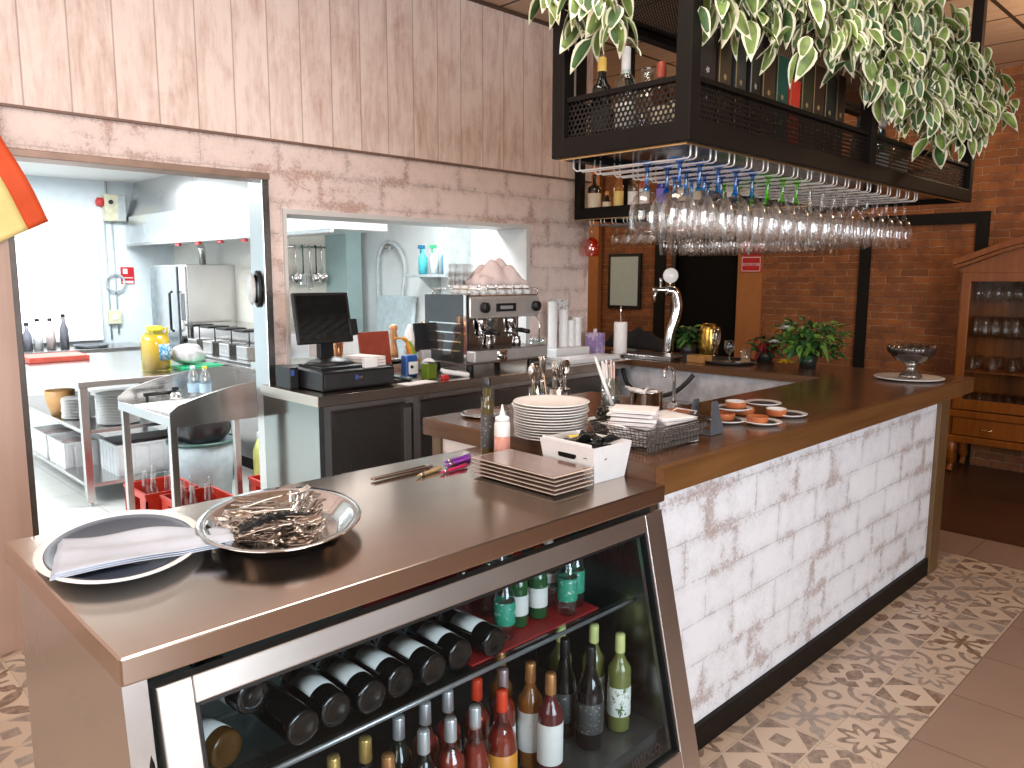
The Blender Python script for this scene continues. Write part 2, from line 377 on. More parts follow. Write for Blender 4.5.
# floors: patterned strip, plain tiles, dark boards
PAT = patchwork('patchwork_tile'); PLT = tile_floor('plain_brown_tile', .45, (.3, .2, .15), (.17, .11, .085), .004, 5.2, .872-.45*2, .35)
DRK = wood('dark_floor_boards', (.085, .04, .022), (.04, .018, .01), 1, .3, .6)
b = MB().box(-3, 5.2, -4, .872, -.1, 0); b.box(5.2, 5.65, -4, 4.0, -.1, 0); struct('floor_plain_tile', b, PLT)
struct('floor_patterned_tile', MB().box(-3, 5.2, .872, 4.0, -.1, 0), PAT)
b = MB().box(5.65, 7.87, -4, 8.5, -.1, 0); b.box(4.77, 5.65, 4.0, 8.5, -.1, 0); struct('floor_dark_boards', b, DRK)
struct('floor_kitchen', MB().box(-1.5, 4.77, 4.0, 9.9, -.1, 0), tile_floor('kitchen_white_tile', .42, (.72, .73, .7), (.5, .5, .48), .004, .9, 4.5, .25, var=.04))
struct('ceiling', MB().box(-3, 7.97, -4.1, 8.6, HC, HC+.1), ceil_mat())
struct('ceiling_kitchen', MB().box(-1.5, 4.67, 4.12, 9.9, 2.75, 2.85), mat('kitchen_ceiling_white', (.9, .9, .88), .7, var=.01))
# wall between the bar and the kitchen
w = MB(); Y0, Y1 = 4.0, 4.2
w.box(-3, .86, Y0, 4.12, 0, 2.41); w.box(.86, 2.06, Y0, 4.12, 2.21, 2.41); w.box(2.06, 2.158, Y0, 4.12, 0, 2.41)
w.box(2.158, 4.1, Y0, Y1, 0, 1.16); w.box(2.158, 4.1, Y0, Y1, 2.058, 2.41); w.box(4.1, 4.77, Y0, Y1, 0, 2.41)
struct('wall_kitchen_side', w, PAPW)
struct('wall_upper_planks', MB().box(-3, 4.77, 3.985, 4.2, 2.418, HC), PLK)
struct('trim_1', MB().box(-3, 4.77, 3.978, 4.0, 2.408, 2.419), mat('brown_trim', (.2, .11, .08), .5))
struct('trim_2', MB().box(-.6, .845, 3.965, 3.999, .001, 1.93), PLKJ)
struct('trim_3', MB().bbox(-3, 7.6, 3.96, 3.985, HC-.03, HC-.001, .004) if False else MB().box(-3, 4.77, 3.965, 3.984, HC-.022, HC-.001), mat('dark_ceiling_trim', (.08, .045, .03), .5))
def sthing(name):
    o = bpy.data.objects.new(name, None); COL.objects.link(o); o['kind'] = 'structure'; return o
# doorway with steel jambs
d = sthing('door_1')
MB().bbox(2.03, 2.075, 3.975, 4.13, .001, 2.23, .004).build('jamb', STZ, d)
MB().bbox(.84, .873, 3.975, 4.13, .001, 2.225, .004).build('jamb', mat('dark_jamb', (.12, .1, .09), .4, .5), d)
MB().bbox(.84, 2.075, 3.96, 4.13, 2.2, 2.235, .004).build('lintel', mat('brown_lintel', (.33, .22, .17), .4, .3), d)
b = MB().lathe([(0, 0), (.034, .002), (.04, .012), (.034, .022), (0, .024)], 24, M=T(2.0, 4.05, 1.62, 0, -PI/2, 0) @ Matrix.Diagonal((2.2, 1, 1, 1)))
b.lathe([(.036, 0), (.046, .004), (.046, .012), (.036, .016)], 24, M=T(2.03, 4.05, 1.62, 0, -PI/2, 0) @ Matrix.Diagonal((2.2, 1, 1, 1)), mi=1)
b.build('pull_handle', [mat('grey_pull', (.55, .56, .57), .3), BLKP], d)
# serving hatch frame
wn = sthing('window_1')
FR = mat('grey_white_frame', (.62, .6, .58), .4, var=.02)
b = MB().box(2.1585, 2.178, 3.985, 4.3, 1.16, 2.03); b.box(4.06, 4.0995, 3.985, 4.3, 1.16, 2.03); b.box(2.1585, 4.0995, 3.985, 4.3, 2.03, 2.0575); b.build('window_frame', FR, wn)
MB().bbox(2.158, 4.1, 4.0, 4.45, 1.14, 1.175, .003).build('window_sill', STX, wn)
# brick wall at the far end with painted parts
w = MB().box(7.87, 7.97, -4, 4.15, 0, HC); w.box(7.87, 7.97, 5.26, 6.37, 0, HC); w.box(7.87, 7.97, 4.15, 5.26, 2.15, HC); struct('wall_brick', w, BRK)
struct('wall_orange_pilaster', MB().box(7.84, 7.97, 4.15, 4.44, 0, 2.9), ORG)
struct('wall_orange_corner', MB().box(7.8, 7.97, 6.38, 7.4, 0, HC), ORG)
struct('wall_rear_right', MB().box(4.77, 7.97, 8.5, 8.6, 0, HC), BEI)
struct('wall_side_right', MB().box(7.87, 7.97, 7.4, 8.5, 0, HC), BEI)
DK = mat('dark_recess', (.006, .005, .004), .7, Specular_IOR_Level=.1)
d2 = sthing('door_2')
MB().box(7.93, 7.96, 4.44, 5.26, 0, 2.15).build('dark_opening', DK, d2)  # black sheet standing in for the unlit depth of the doorway
b = MB().box(7.85, 7.97, 5.26, 5.31, 0, 2.2); b.box(7.85, 7.97, 4.44, 5.26, 2.15, 2.2); b.build('door_frame', mat('dark_brown_frame', (.05, .03, .02), .4), d2)
BB = mat('black_beam', (.008, .007, .006), .6, Specular_IOR_Level=.2)
b = MB().box(7.84, 7.9, 3.03, 3.13, 0, 2.17); b.box(7.84, 7.9, 2.03, 3.13, 2.17, 2.27); b.box(7.84, 7.9, 2.03, 2.13, 0, 2.17); struct('trim_4', b, BB)
struct('trim_5', MB().box(7.84, 7.9, 5.4, 5.54, 0, 2.27), BB)
# rest of the dining room
struct('wall_left', MB().box(-3.1, -3, -4.1, 4.2, 0, HC), BEI)
w = MB().box(-3, 7.97, -4.1, -4, 0, .7); w.box(-3, 7.97, -4.1, -4, 3.0, HC); w.box(-3, -1.5, -4.1, -4, .7, 3.0); w.box(5.4, 7.97, -4.1, -4, .7, 3.0); struct('wall_street_side', w, BEI)
# kitchen shell
struct('wall_kitchen_back', MB().box(-1.5, 4.67, 9.8, 9.9, 0, 2.75), KW)
struct('wall_kitchen_left', MB().box(-1.6, -1.5, 4.12, 9.9, 0, 2.75), KW)
struct('wall_partition', MB().box(4.67, 4.77, 4.2, 9.9, 0, HC), mat('kitchen_white_paint', (.84, .88, .88), .5, var=.02))
w = MB().box(3.82, 4.67, 7.3, 9.8, 0, 2.75); struct('wall_kitchen_cream', w, KC)
struct('trim_6', MB().box(4.42, 4.6, 6.9, 7.299, 0, 2.75), mat('teal_grey_column', (.42, .58, .58), .4, var=.03))
# kitchen window over the rear worktop: bright daylight outside
kw = sthing('window_2')
MB().box(1.85, 2.9, 9.785, 9.799, 1.0, 2.08).build('window_light', emis('bright_daylight_pane', (.93, .97, 1.), 3.2), kw)
b = MB().bbox(1.8, 2.95, 9.74, 9.8, .94, 1.0, .004); b.bbox(1.8, 2.95, 9.74, 9.8, 2.08, 2.13, .004); b.bbox(1.8, 1.85, 9.74, 9.8, 1.0, 2.08, .004); b.bbox(2.9, 2.95, 9.74, 9.8, 1.0, 2.08, .004); b.bbox(2.3, 2.33, 9.745, 9.79, 1.0, 2.08, .004)
b.build('window_frame', WHT, kw)

# ================================================================ BAR COUNTER
bar = thing('bar_counter', 'long dark wood topped bar counter faced with whitewashed block panels', 'bar counter')
ZT = 1.10
def slab(name, poly, m):
    return MB().prism(poly, 1.055, ZT).build(name, m, bar)
X0, XI, XO = 2.013, 4.56, 5.24
slab('countertop', [(X0+.03, 1.395), (XO-.03, 1.395), (XO-.03, 2.0), (3.12, 2.0), (3.12, 2.555), (X0+.03, 2.555)], WOODT)
slab('countertop', [(XI, 2.0), (XO-.03, 2.0), (XO-.03, 3.99), (XI, 3.99)], WOODY)
b = MB().box(X0, XO, 1.365, 1.395, 1.013, ZT+.0005); b.build('front_edge', WOODF, bar)
b = MB().box(X0, X0+.03, 1.3955, 2.585, 1.03, ZT+.0005); b.box(X0+.03, 3.12, 2.555, 2.585, 1.05, ZT); b.build('end_edge', WOODY, bar); MB().box(XO-.03, XO, 1.3955, 3.99, 1.03, ZT+.0005).build('end_edge', WOODY, bar)
b = MB().box(XI-.012, XI, 2.0, 3.99, 1.055, ZT+.0005); b.build('inner_edge', WOODY, bar)
b = MB().box(2.045, 4.71, 1.4, 1.44, .1, 1.013); b.build('front_panel', PAPB, bar)
b = MB().box(2.05, 2.09, 1.44, 2.5, .05, 1.03); b.build('end_panel', PAPE, bar)
b = MB().bbox(2.04, 2.1, 2.5, 2.56, 0.001, 1.03, .004); b.build('corner_post', WOODG, bar)
b = MB().bbox(4.71, 4.86, 1.375, 1.45, .001, 1.013, .004); b.build('corner_post', WOODG, bar)
b = MB().box(2.045, 4.72, 1.382, 1.44, .001, .1); b.build('skirting', BLK, bar)
MB().box(4.82, 4.86, 1.45, 3.99, .001, 1.03).build('side_panel', mat('dark_bar_side', (.1, .06, .04), .5), bar)
b = MB().box(2.09, 4.8, 1.96, 1.98, .05, 1.03); b.box(4.6, 4.62, 1.98, 3.99, .05, 1.05); b.build('inner_panel', mat('white_scuffed_panel', (.68, .68, .72), .35, var=.12), bar)

# ---------------------------------------------------------------- display cooler
ck = thing('display_cooler', 'stainless steel display cooler with slanted glass door full of bottles', 'display fridge')
CX0, CX1 = .4, 2.03
yd = lambda z: 1.20+.22*z
b = MB(); prof = [(1.375, .995), (2.12, .995), (2.12, .02), (yd(.02)+.02, .02), (yd(.995)-.03+.02, .995)]
MX = Matrix(((0, 0, 1, 0), (1, 0, 0, 0), (0, 1, 0, 0), (0, 0, 0, 1)))
side = [(2.12, .994), (2.12, .02), (yd(.02)+.05, .02), (yd(.994)-.02, .994)]
MB().prism(side, CX0+.012, CX0+.055, M=MX).build('side_panel', STZ, ck)
MB().prism(side, CX1-.045, CX1-.002, M=MX).build('side_panel', STZ, ck)
b = MB().bbox(CX0, X0-.002, 1.357, 2.18, .997, 1.05, .004, seg=2); b.build('worktop', TOPST, ck)
MB().box(CX0+.055, CX1-.045, 2.08, 2.119, .02, .994).build('back_panel', mat('cooler_inner', (.1, .105, .11), .35, .3), ck)
MB().box(CX0+.055, CX1-.045, 1.32, 2.08, .02, .262).build('base_deck', mat('cooler_deck', (.13, .13, .13), .3, .5), ck)
# sloped door built in a tilted frame: local x along width, local y up the slope
th = math.atan(.22); SL = lambda z: (z)/math.cos(th)
DM = T(0, yd(0), 0, PI/2-th, 0, 0)
def drect(b, x0, x1, s0, s1, t0, t1, mi=0, r=.003): b.bbox(x0, x1, s0, s1, t0, t1, r, mi, DM)
dr = MB(); z = lambda v: v/math.cos(th)
drect(dr, .465, .53, z(.13), z(.957), -.02, .03); drect(dr, 1.94, 2.03, z(.13), z(.957), -.02, .03)
drect(dr, .53, 1.94, z(.905), z(.957), -.02, .03); drect(dr, .53, 1.94, z(.13), z(.235), -.02, .03)
dfr = dr.build('door_frame', steel('door_frame_steel', (.72, .7, .68), .32, 0, .06), ck)
gk = MB(); 
for q in ((.53, .538, z(.235), z(.905)), (1.932, 1.94, z(.235), z(.905)), (.538, 1.932, z(.897), z(.905)), (.538, 1.932, z(.235), z(.243))): drect(gk, *q, .0, .026, r=.0015)
gk.build('gasket', BLKP, dfr)
g = MB(); g.box(.538, 1.932, z(.243), z(.897), .012, .016, M=DM); g.build('glass_pane', PANE, dfr)
hd = MB(); 
for i in range(7): hd.cyl((0, 0, 0), .009, .1, 12, M=DM @ T(.447, z(.2+i*.1), .0, -PI/2, 0, 0))
hd.build('hinge_strip', mat('black_hinge', (.03, .03, .03), .3, .8), ck)
text('maker_sticker', 'infrico', .055, mat('dark_lettering', (.03, .03, .035), .4), dfr, DM @ T(1.79, z(.285), .0172, 0, 0, .04), .0003)
# inner wire shelf
sh = MB()
for (yy) in (1.45, 1.72, 2.05): sh.tube([(CX0+.06, yy, .652), (CX1-.05, yy, .652)], .006, 8)
sh.tube([(CX0+.06, 1.46, .64), (CX1-.05, 1.46, .64)], .004, 6)
sh.build('wire_shelf', mat('grey_wire', (.5, .52, .55), .3, .7), ck)
MB().box(CX0+.06, CX1-.05, 1.458, 2.06, .6585, .6625).build('glass_shelf', thin_glass('shelf_glass', (.85, .95, .9), .1, .5), ck)
MB().bbox(1.3, 1.83, 1.47, 2.0, .663, .667, .001).build('shelf_liner', mat('red_liner', (.45, .03, .03), .5), ck)
SZ = .6675
# ---------------------------------------------------------------- back counter
bc = thing('back_counter', 'stainless steel back counter under the serving hatch with dark cupboard doors', 'counter')
MB().bbox(1.985, 4.545, 3.385, 3.995, 1.045, 1.10, .004).build('worktop', TOPST, bc)
MB().box(2.0, 2.03, 3.41, 3.99, .08, 1.045).build('side_panel', steel('mirror_side_steel', (.27, .28, .27), .12, 1, .03), bc)
MB().box(2.03, 4.36, 3.46, 3.99, .08, 1.045).build('body', STX, bc)
MB().box(2.03, 4.36, 3.47, 3.95, .001, .08).build('plinth', BLK, bc)
DST = steel('dark_door_steel', (.22, .21, .2), .3, 2, .06)
xs = [2.03, 2.6, 3.17, 3.74, 4.31]
for x in xs: MB().bbox(x, x+.05, 3.425, 3.46, .1, 1.04, .003).build('door_stile', STZ, bc)
for x in xs[:-1]:
    dd = MB().bbox(x+.055, x+.56, 3.43, 3.455, .12, 1.0, .004).build('cupboard_door', DST, bc)
    MB().bbox(x+.5, x+.55, 3.415, 3.43, .2, .98, .003).build('door_handle', STZ, dd)

# ---------------------------------------------------------------- hanging racks
MESHX = hexmesh('perforated_mesh_x', 0); MESHY = hexmesh('perforated_mesh_y', 1)
WIRE = mat('bright_wire', (.85, .83, .8), .3, .45)
BRASS = mat('brass_and_rim_glint', (.75, .5, .22), .25, .9)
def rack(label, x0, x1, y0, y1, posts, rails_axis, rails, upper=True, ztop=2.325):
    r = thing('hanging_bar_rack', label, 'rack')
    P = lambda b, x, y: b.bbox(x-.0285, x+.0285, y-.0285, y+.0285, 2.1185, HC-.001, .003)
    zt = ztop
    f = MB()
    for x, y in posts: P(f, x, y)
    for (xa, xb, ya, yb) in ((x0, x1, y0, y0+.05), (x0, x1, y1-.05, y1), (x0, x0+.05, y0+.0495, y1-.0495), (x1-.05, x1, y0+.0495, y1-.0495)):
        f.bbox(xa, xb, ya, yb, 2.118, 2.185, .003); f.bbox(xa+.01, xb-.01, ya+.01, yb-.01, zt-.018, zt, .002)
        if upper: f.bbox(xa, xb, ya, yb, 2.63, 2.68, .003)
    f.build('frame', BLK, r)
    MB().box(x0+.05, x1-.05, y0+.05, y1-.05, 2.135, 2.15).build('bottle_shelf', mat('black_gloss_shelf', (.012, .012, .012), .12), r)
    MB().box(x0+.05, x1-.05, y0+.022, y0+.026, 2.185, zt-.017).build('mesh_panel', MESHX, r)
    MB().box(x0+.05, x1-.05, y1-.026, y1-.022, 2.185, zt-.017).build('mesh_panel', MESHX, r)
    MB().box(x0+.022, x0+.026, y0+.05, y1-.05, 2.185, zt-.017).build('mesh_panel', MESHY, r)
    MB().box(x1-.026, x1-.022, y0+.05, y1-.05, 2.185, zt-.017).build('mesh_panel', MESHY, r)
    if upper:
        us = MB().box(x0+.05, x1-.05, y0+.05, y1-.05, 2.655, 2.66).build('upper_shelf', [UMESH], r)
    bs = MB(); s = .004
    bs.box(x0+.02, x1-.02, y0+.02, y0+.026, 2.112, 2.118); bs.box(x0+.02, x0+.026, y0+.026, y1-.02, 2.112, 2.118); bs.build('edge_glint', BRASS, r)  # gold light reflected along the bottom rim, shaped as a thin strip
    for c in rails:
        q = MB()
        for o in (-.017, .017):
            if rails_axis == 'y': pts = [(c+o, y0+.035, 2.119), (c+o, y0+.035, 2.082), (c+o, y0+.045, 2.076), (c+o, y1-.065, 2.076), (c+o, y1-.05, 2.088), (c+o, y1-.05, 2.13)]
            else: pts = [(x0+.05, c+o, 2.13), (x0+.05, c+o, 2.088), (x0+.065, c+o, 2.076), (x1-.065, c+o, 2.076), (x1-.05, c+o, 2.088), (x1-.05, c+o, 2.13)]
            q.tube(pts, .0032, 6)
        q.build('glass_rail', WIRE, r)
    return r
def umesh():
    m, nt, out = newmat('upper_perforated_shelf'); n = N(nt); p = n.sep(n.pos())
    def d(ou): 
        x = n.math('MULTIPLY', n.math('SUBTRACT', n.math('FRACT', n.math('ADD', n.math('DIVIDE', p[0], .019), 100+ou)), .5), .019)
        y = n.math('MULTIPLY', n.math('SUBTRACT', n.math('FRACT', n.math('ADD', n.math('DIVIDE', p[1], .0329), 100+ou)), .5), .0329)
        return n.math('SQRT', n.math('ADD', n.math('MULTIPLY', x, x), n.math('MULTIPLY', y, y)))
    hole = n.math('LESS_THAN', n.math('MINIMUM', d(0), d(.5)), .0066)
    pb = n.pbsdf(out, (.01, .008, .006), .5, 0); t = n.new('ShaderNodeBsdfTransparent'); mx = n.new('ShaderNodeMixShader')
    n.link(hole, mx.inputs[0]); n.link(pb.outputs[0], mx.inputs[1]); n.link(t.outputs[0], mx.inputs[2]); n.link(mx.outputs[0], out.inputs[0]); return m
UMESH = umesh()
RX0, RX1, RY0, RY1 = 2.15, 5.04, 1.405, 1.985
ch = [2.232+.1192*i for i in range(18)]
rack('long black steel hanging rack over the front bar with wine glasses below', RX0, RX1, RY0, RY1,
     [(RX0+.028, RY0+.028), (RX0+.028, RY1-.028), (3.6, RY0+.028), (RX1-.028, RY0+.028), (RX1-.028, RY1-.028), (3.6, RY1-.028)], 'y', ch)
ch2 = [2.16+.105*i for i in range(17)]
rack('second black steel hanging rack over the side bar behind the front one', 4.56, 5.2, 2.03, 3.97,
     [(4.588, 3.942), (5.172, 3.942)], 'x', ch2, upper=False, ztop=2.2)

# ================================================================ GLASSWARE
def glass(name, label, cat, kind, tint=None, group=None):
    """standing upright at z=0; returned as Empty with bowl and stem"""
    r = thing(name, label, cat, group=group)
    if kind == 'copa': S = .095; prof = [(.006, S), (.022, S+.006), (.041, S+.022), (.052, S+.045), (.0568, S+.072), (.0558, S+.1), (.052, S+.125), (.0485, S+.143), (.0465, S+.1435)]
    elif kind == 'wine': S = .095; prof = [(.005, S), (.02, S+.006), (.035, S+.028), (.0425, S+.06), (.0415, S+.095), (.0355, S+.145), (.034, S+.1455)]
    else: S = .06; prof = [(.005, S), (.02, S+.006), (.036, S+.03), (.037, S+.05), (.033, S+.09), (.0315, S+.0905)]
    fr = {'copa': .039, 'wine': .037}.get(kind, .032)
    MB().lathe(prof, 24).build('bowl', GLASSH, r)
    MB().lathe([(0, 0), (fr, 0), (fr, .003), (.016, .007), (.0075, .02), (.0062, S*.6), (.0075, S-.012), (.014, S)], 18).build('stem', tint or GLASSH, r)
    return r
def hang(src, x, y, label, group, tint=None):
    h = {'copa': .215, 'wine': .235}.get('copa')
    return dup(src, (x, y, 2.0825), (PI, 0, rnd.random()*6), label, group, mats={'stem': tint} if tint else None)
g_c = glass('balloon_glass', 'x', 'glass', 'copa'); g_w = glass('wine_glass', 'x', 'glass', 'wine'); g_s = glass('wine_glass', 'x', 'glass', 'short')
for i, x in enumerate(ch):
    if i < 10:
        for k in range(2 if i < 3 else 3):
            y = 1.49+.13*k
            if y > 1.93: continue
            if i < 5 or (i == 5 and k > 0): t, col = BLUEG, 'blue'
            elif i < 8 or (i == 5): t, col = GREENG, 'green'
            else: t, col = None, 'clear'
            hang(g_c, x, y, '%s stemmed balloon glass hanging upside down under the front rack' % col, '%s stemmed balloon glasses under the front rack' % col, t)
    else:
        for k in range(4):
            hang(g_w, x, 1.49+.11*k, 'clear tall wine glass hanging at the far end of the front rack', 'wine glasses hanging at the far end of the front rack')
for i, y in enumerate(ch2):
    for k in range(4):
        if (i > 13 and k == 0) or rnd.random() < .06: continue
        o = hang(g_w if i < 11 else g_s, 4.66+.125*k, y, 'clear wine glass hanging in rows under the rear rack', 'glasses hanging under the rear rack')
for s_ in (g_c, g_w, g_s):
    s_['used'] = 0
# red-orange coloured balloon glass at the wall end
o = dup(g_c, (4.65, 3.87, 2.0825), (PI, 0, 0), 'orange red tinted balloon glass hanging nearest the block wall', None, mats={'bowl': thin_glass('orange_glass', (.95, .22, .05), .15, .6)})
def delete(root):
    for ch in list(root.children): delete(ch)
    bpy.data.objects.remove(root)
# ================================================================ BOTTLES
DG = mat('dark_green_glass', (.012, .02, .01), .06, var=.0, Coat_Weight=.6)
BKG = mat('black_bottle_glass', (.008, .008, .008), .07, var=.0, Coat_Weight=.6)
ROSE = thin_glass('rose_glass', (.86, .45, .38), .1, .5); ROSL = mat('rose_wine', (.34, .11, .07), .15, var=.02)
AMB = mat('amber_wine', (.3, .11, .02), .1, var=.03, Coat_Weight=.5); PALE = mat('pale_green_wine', (.2, .21, .06), .1, var=.03, Coat_Weight=.5)
CLR = thin_glass('bottle_clear_glass', (.88, .95, .93), .1, .6); GRN = mat('green_glass', (.02, .09, .03), .07, var=.0, Coat_Weight=.5)
LAB = mat('white_label', (.8, .79, .76), .6, var=.04); LABC = mat('cream_label', (.75, .66, .5), .6, var=.06)
def capm(name, c, r=.3, me=.6): return mat('cap_'+name, c, r, me, .04)
SILV = capm('silver', (.7, .72, .75)); RED = capm('red', (.75, .06, .02), .3, 0); COP = capm('copper', (.62, .3, .12)); GOLD = capm('gold', (.75, .52, .18)); PNK = capm('mauve', (.5, .36, .38)); YEL = capm('pale_green', (.72, .75, .3), .4, 0); BLC = capm('black', (.02, .02, .02), .3, .2)
TEAL = capm('teal', (.02, .3, .25), .4, 0); WCAP = capm('white', (.85, .85, .85), .4, 0)
def printed(name, base, ink, sx=40, sz=90, thr=.58):
    m, nt, out = newmat(name); n = N(nt); v = n.obj(); f = n.noise(n.scale(v, (sx, sx, sz)), 1, 3, .8)
    n.pbsdf(out, n.mix(n.ramp(f, [(thr, 0.), (thr+.03, 1.)]), base, ink), .5); return m
LFLO = printed('label_leaves', (.85, .86, .8), (.1, .16, .05), 70, 60, .56); LTXT = printed('label_text', (.8, .79, .77), (.25, .24, .24), 120, 180, .66)
LGRN = printed('label_green', (.03, .32, .2), (.75, .85, .8), 60, 90, .62); LGRY = printed('label_dark', (.05, .05, .05), (.5, .48, .42), 90, 140, .62)
def bottle(name, label, cat, body, cap, lab, H=.3, R=.037, shape='bordeaux', lz=(.07, .16), capl=.055, group=None, liquid=None, cr=.0155):
    r = thing(name, label, cat, group=group); s = H/.3
    if shape == 'bordeaux': sh = [(R, .185*s), (R*.93, .2*s), (R*.6, .215*s), (.015, .235*s)]
    elif shape == 'burgundy': sh = [(R, .15*s), (R*.9, .175*s), (R*.65, .2*s), (.017, .232*s)]
    elif shape == 'small': sh = [(R, .16*s), (R*.85, .185*s), (R*.5, .22*s), (.013, .25*s)]
    elif shape == 'square': sh = [(R, .19*s), (R*.95, .205*s), (R*.5, .22*s), (.015, .228*s)]
    else: sh = [(R, .16*s), (R*.95, .19*s), (R*.6, .205*s), (.014, .22*s)]
    pr_ = [(0, .012*s), (R*.55, .004), (R*.9, 0), (R, .006)] + sh + [(.0145, H-.003), (.0145, H-.0012), (0, H-.001)]
    MB().lathe(pr_, 4 if shape == 'square' and False else 24).build('body', body, r)
    if liquid is not None:
        MB().lathe([(0, .014)] + [(max(q-.0025, .002), max(z_, .014)) for q, z_ in [(R*.95, .014)]+sh[:2]] + [(sh[2][0]*.9, sh[2][1]-.003), (0, sh[2][1]-.003)], 20).build('liquid', liquid, r)
    MB().lathe([(cr+.0005, H-capl), (cr+.001, H-capl+.002), (cr, H-.004), (cr-.002, H), (0, H)], 20).build('cap', cap, r)
    if lab is not None:
        a, b_ = lz; MB().lathe([(R+.0006, a*s), (R+.0008, a*s+.001), (R+.0008, b_*s), (R+.0002, b_*s+.0005)], 28).build('label', lab, r)
    return r
DZ = .2635
def put(o, x, y, z=DZ, rz=0, rot=None):
    o.location = (x, y, z); o.rotation_euler = rot or (0, 0, rz); return o
Hb = .317
# front row, left to right, standing on the cooler floor behind the door
rows = [
 ('a', 1.10, 1.53, DG, SILV, LGRY, 'bordeaux', 'dark wine bottle with silver screw cap, left of the silver capped rear pair'),
 ('c', 1.108, 1.437, BKG, SILV, LAB, 'bordeaux', 'dark bottle with silver screw cap, front row, left of the pale rose bottles'),
 ('b', 1.19, 1.535, ROSE, SILV, LAB, 'bordeaux', 'rose wine bottle with silver cap, rear row, behind the leftmost front silver cap'),
 ('d', 1.272, 1.54, ROSE, SILV, LAB, 'bordeaux', 'rear row rose bottle with silver cap standing just left of the rear red cap'),
 ('e', 1.19, 1.43, ROSE, SILV, LTXT, 'bordeaux', 'front row rose bottle with silver cap and orange tinted shoulders'),
 ('f', 1.272, 1.428, ROSE, SILV, LAB, 'burgundy', 'pale pink rose bottle with silver cap, in front beside the big red capped bottle'),
 ('g', 1.37, 1.53, ROSE, RED, LAB, 'bordeaux', 'rear row rose bottle with bright red capsule'),
 ('h', 1.372, 1.43, ROSE, RED, mat('orange_label', (.75, .3, .04), .4), 'burgundy', 'large orange rose bottle with red capsule and orange label in the front row'),
 ('i', 1.462, 1.52, ROSE, PNK, LTXT, 'bordeaux', 'rose bottle with mauve capsule behind the front row'),
 ('l', 1.53, 1.60, AMB, COP, LAB, 'bordeaux', 'copper capped amber bottle in the rearmost row of the cooler'),
 ('j', 1.545, 1.49, AMB, COP, LTXT, 'bordeaux', 'amber bottle with copper capsule and tall white label'),
 ('k', 1.54, 1.405, mat('deep_red_wine', (.12, .02, .02), .08, Coat_Weight=.5), COP, LAB, 'bordeaux', 'dark red wine bottle with copper capsule and plain white label, front row'),
 ('m', 1.73, 1.52, BKG, BLC, LGRY, 'burgundy', 'tall black sparkling wine bottle with black foil, rear of the two'),
 ('n', 1.742, 1.425, BKG, BLC, LGRY, 'burgundy', 'tall black sparkling wine bottle with black foil, front of the two'),
 ('o', 1.872, 1.52, PALE, YEL, LAB, 'bordeaux', 'white wine bottle with pale green capsule behind the leafy labelled one'),
 ('p', 1.88, 1.42, PALE, YEL, LFLO, 'bordeaux', 'white wine bottle with leaf patterned label at the right end of the cooler'),
 ('q', 1.80, 1.60, PALE, YEL, mat('olive_label', (.5, .5, .12), .5), 'bordeaux', 'white wine bottle with olive label in the rearmost row at the right'),
 ('g1', .89, 1.50, BKG, GOLD, LGRY, 'bordeaux', 'dark bottle with gold capsule at the left of the lower rack'),
 ('g2', .985, 1.51, BKG, GOLD, LAB, 'bordeaux', 'dark bottle with gold topped black capsule, second gold cap from the left'),
 ('g3', .985, 1.415, DG, COP, LTXT, 'bordeaux', 'dark bottle with copper cap standing in front of the gold capped pair'),
 ('g4', .78, 1.46, DG, SILV, LAB, 'bordeaux', 'dark bottle with silver cap at the far left of the cooler floor'),
 ('g5', .66, 1.47, ROSE, SILV, LAB, 'bordeaux', 'rose bottle with silver cap at the far left corner of the cooler floor'),
]
for k, x, y, body, cap, lab, shp, lb in rows:
    big = k in 'hn'; nm = 'wine_bottle'
    o = bottle(nm, lb, 'bottle', body, cap, lab, Hb+(.005 if big else 0), .042 if big else .037, shp, (.05, .165) if k in 'jk' else (.05, .14), .06, 'wine bottles standing in the cooler', ROSL if body is ROSE else None)
    put(o, x, y, rz=PI*.5+rnd.uniform(-.2, .2))
# bottles lying on the wire shelf with their bases to the door
src = bottle('wine_bottle', 'x', 'bottle', BKG, BLC, None, .3, .041, 'bordeaux', group='wine bottles lying on the cooler shelf')
lx = [1.375, 1.262, 1.163, 1.068, .975, .885, .795]
names = ['rightmost lying bottle beside the red liner', 'second lying bottle from the red liner', 'third lying bottle from the red liner', 'fourth lying bottle from the red liner', 'fifth lying bottle from the red liner', 'sixth lying bottle from the red liner', 'seventh lying bottle from the red liner']
def half_label(parent, m, a0=PI*.15, a1=PI*.85, z0=.05, z1=.13, R=.0416):
    b = MB(); b.grid(lambda u, v: (R*math.cos(a0+(a1-a0)*u), R*math.sin(a0+(a1-a0)*u), z0+(z1-z0)*v), 12, 1, thick=.0005); return b.build('label', m, parent)
for i, x in enumerate(lx):
    o = dup(src, (x, 1.458+.012*(i % 2), SZ+.0415), (-PI/2, 0, rnd.uniform(-.04, .04)), 'dark bottle on the cooler shelf, '+names[i])
    if i < 6:
        l = half_label(o, LTXT if i % 2 else LAB, -PI*.82, -PI*.18, .06, .15)
o = bottle('wine_bottle', 'dark amber bottle with white label lying in the left corner of the shelf', 'bottle', mat('dark_amber_glass', (.1, .045, .012), .1), GOLD, None, .3, .04, 'burgundy', group='wine bottles lying on the cooler shelf'); put(o, .64, 1.50, SZ+.0412, rot=(-PI/2, 0, .25)); half_label(o, LTXT, -PI*.82, -PI*.18, .03, .12)
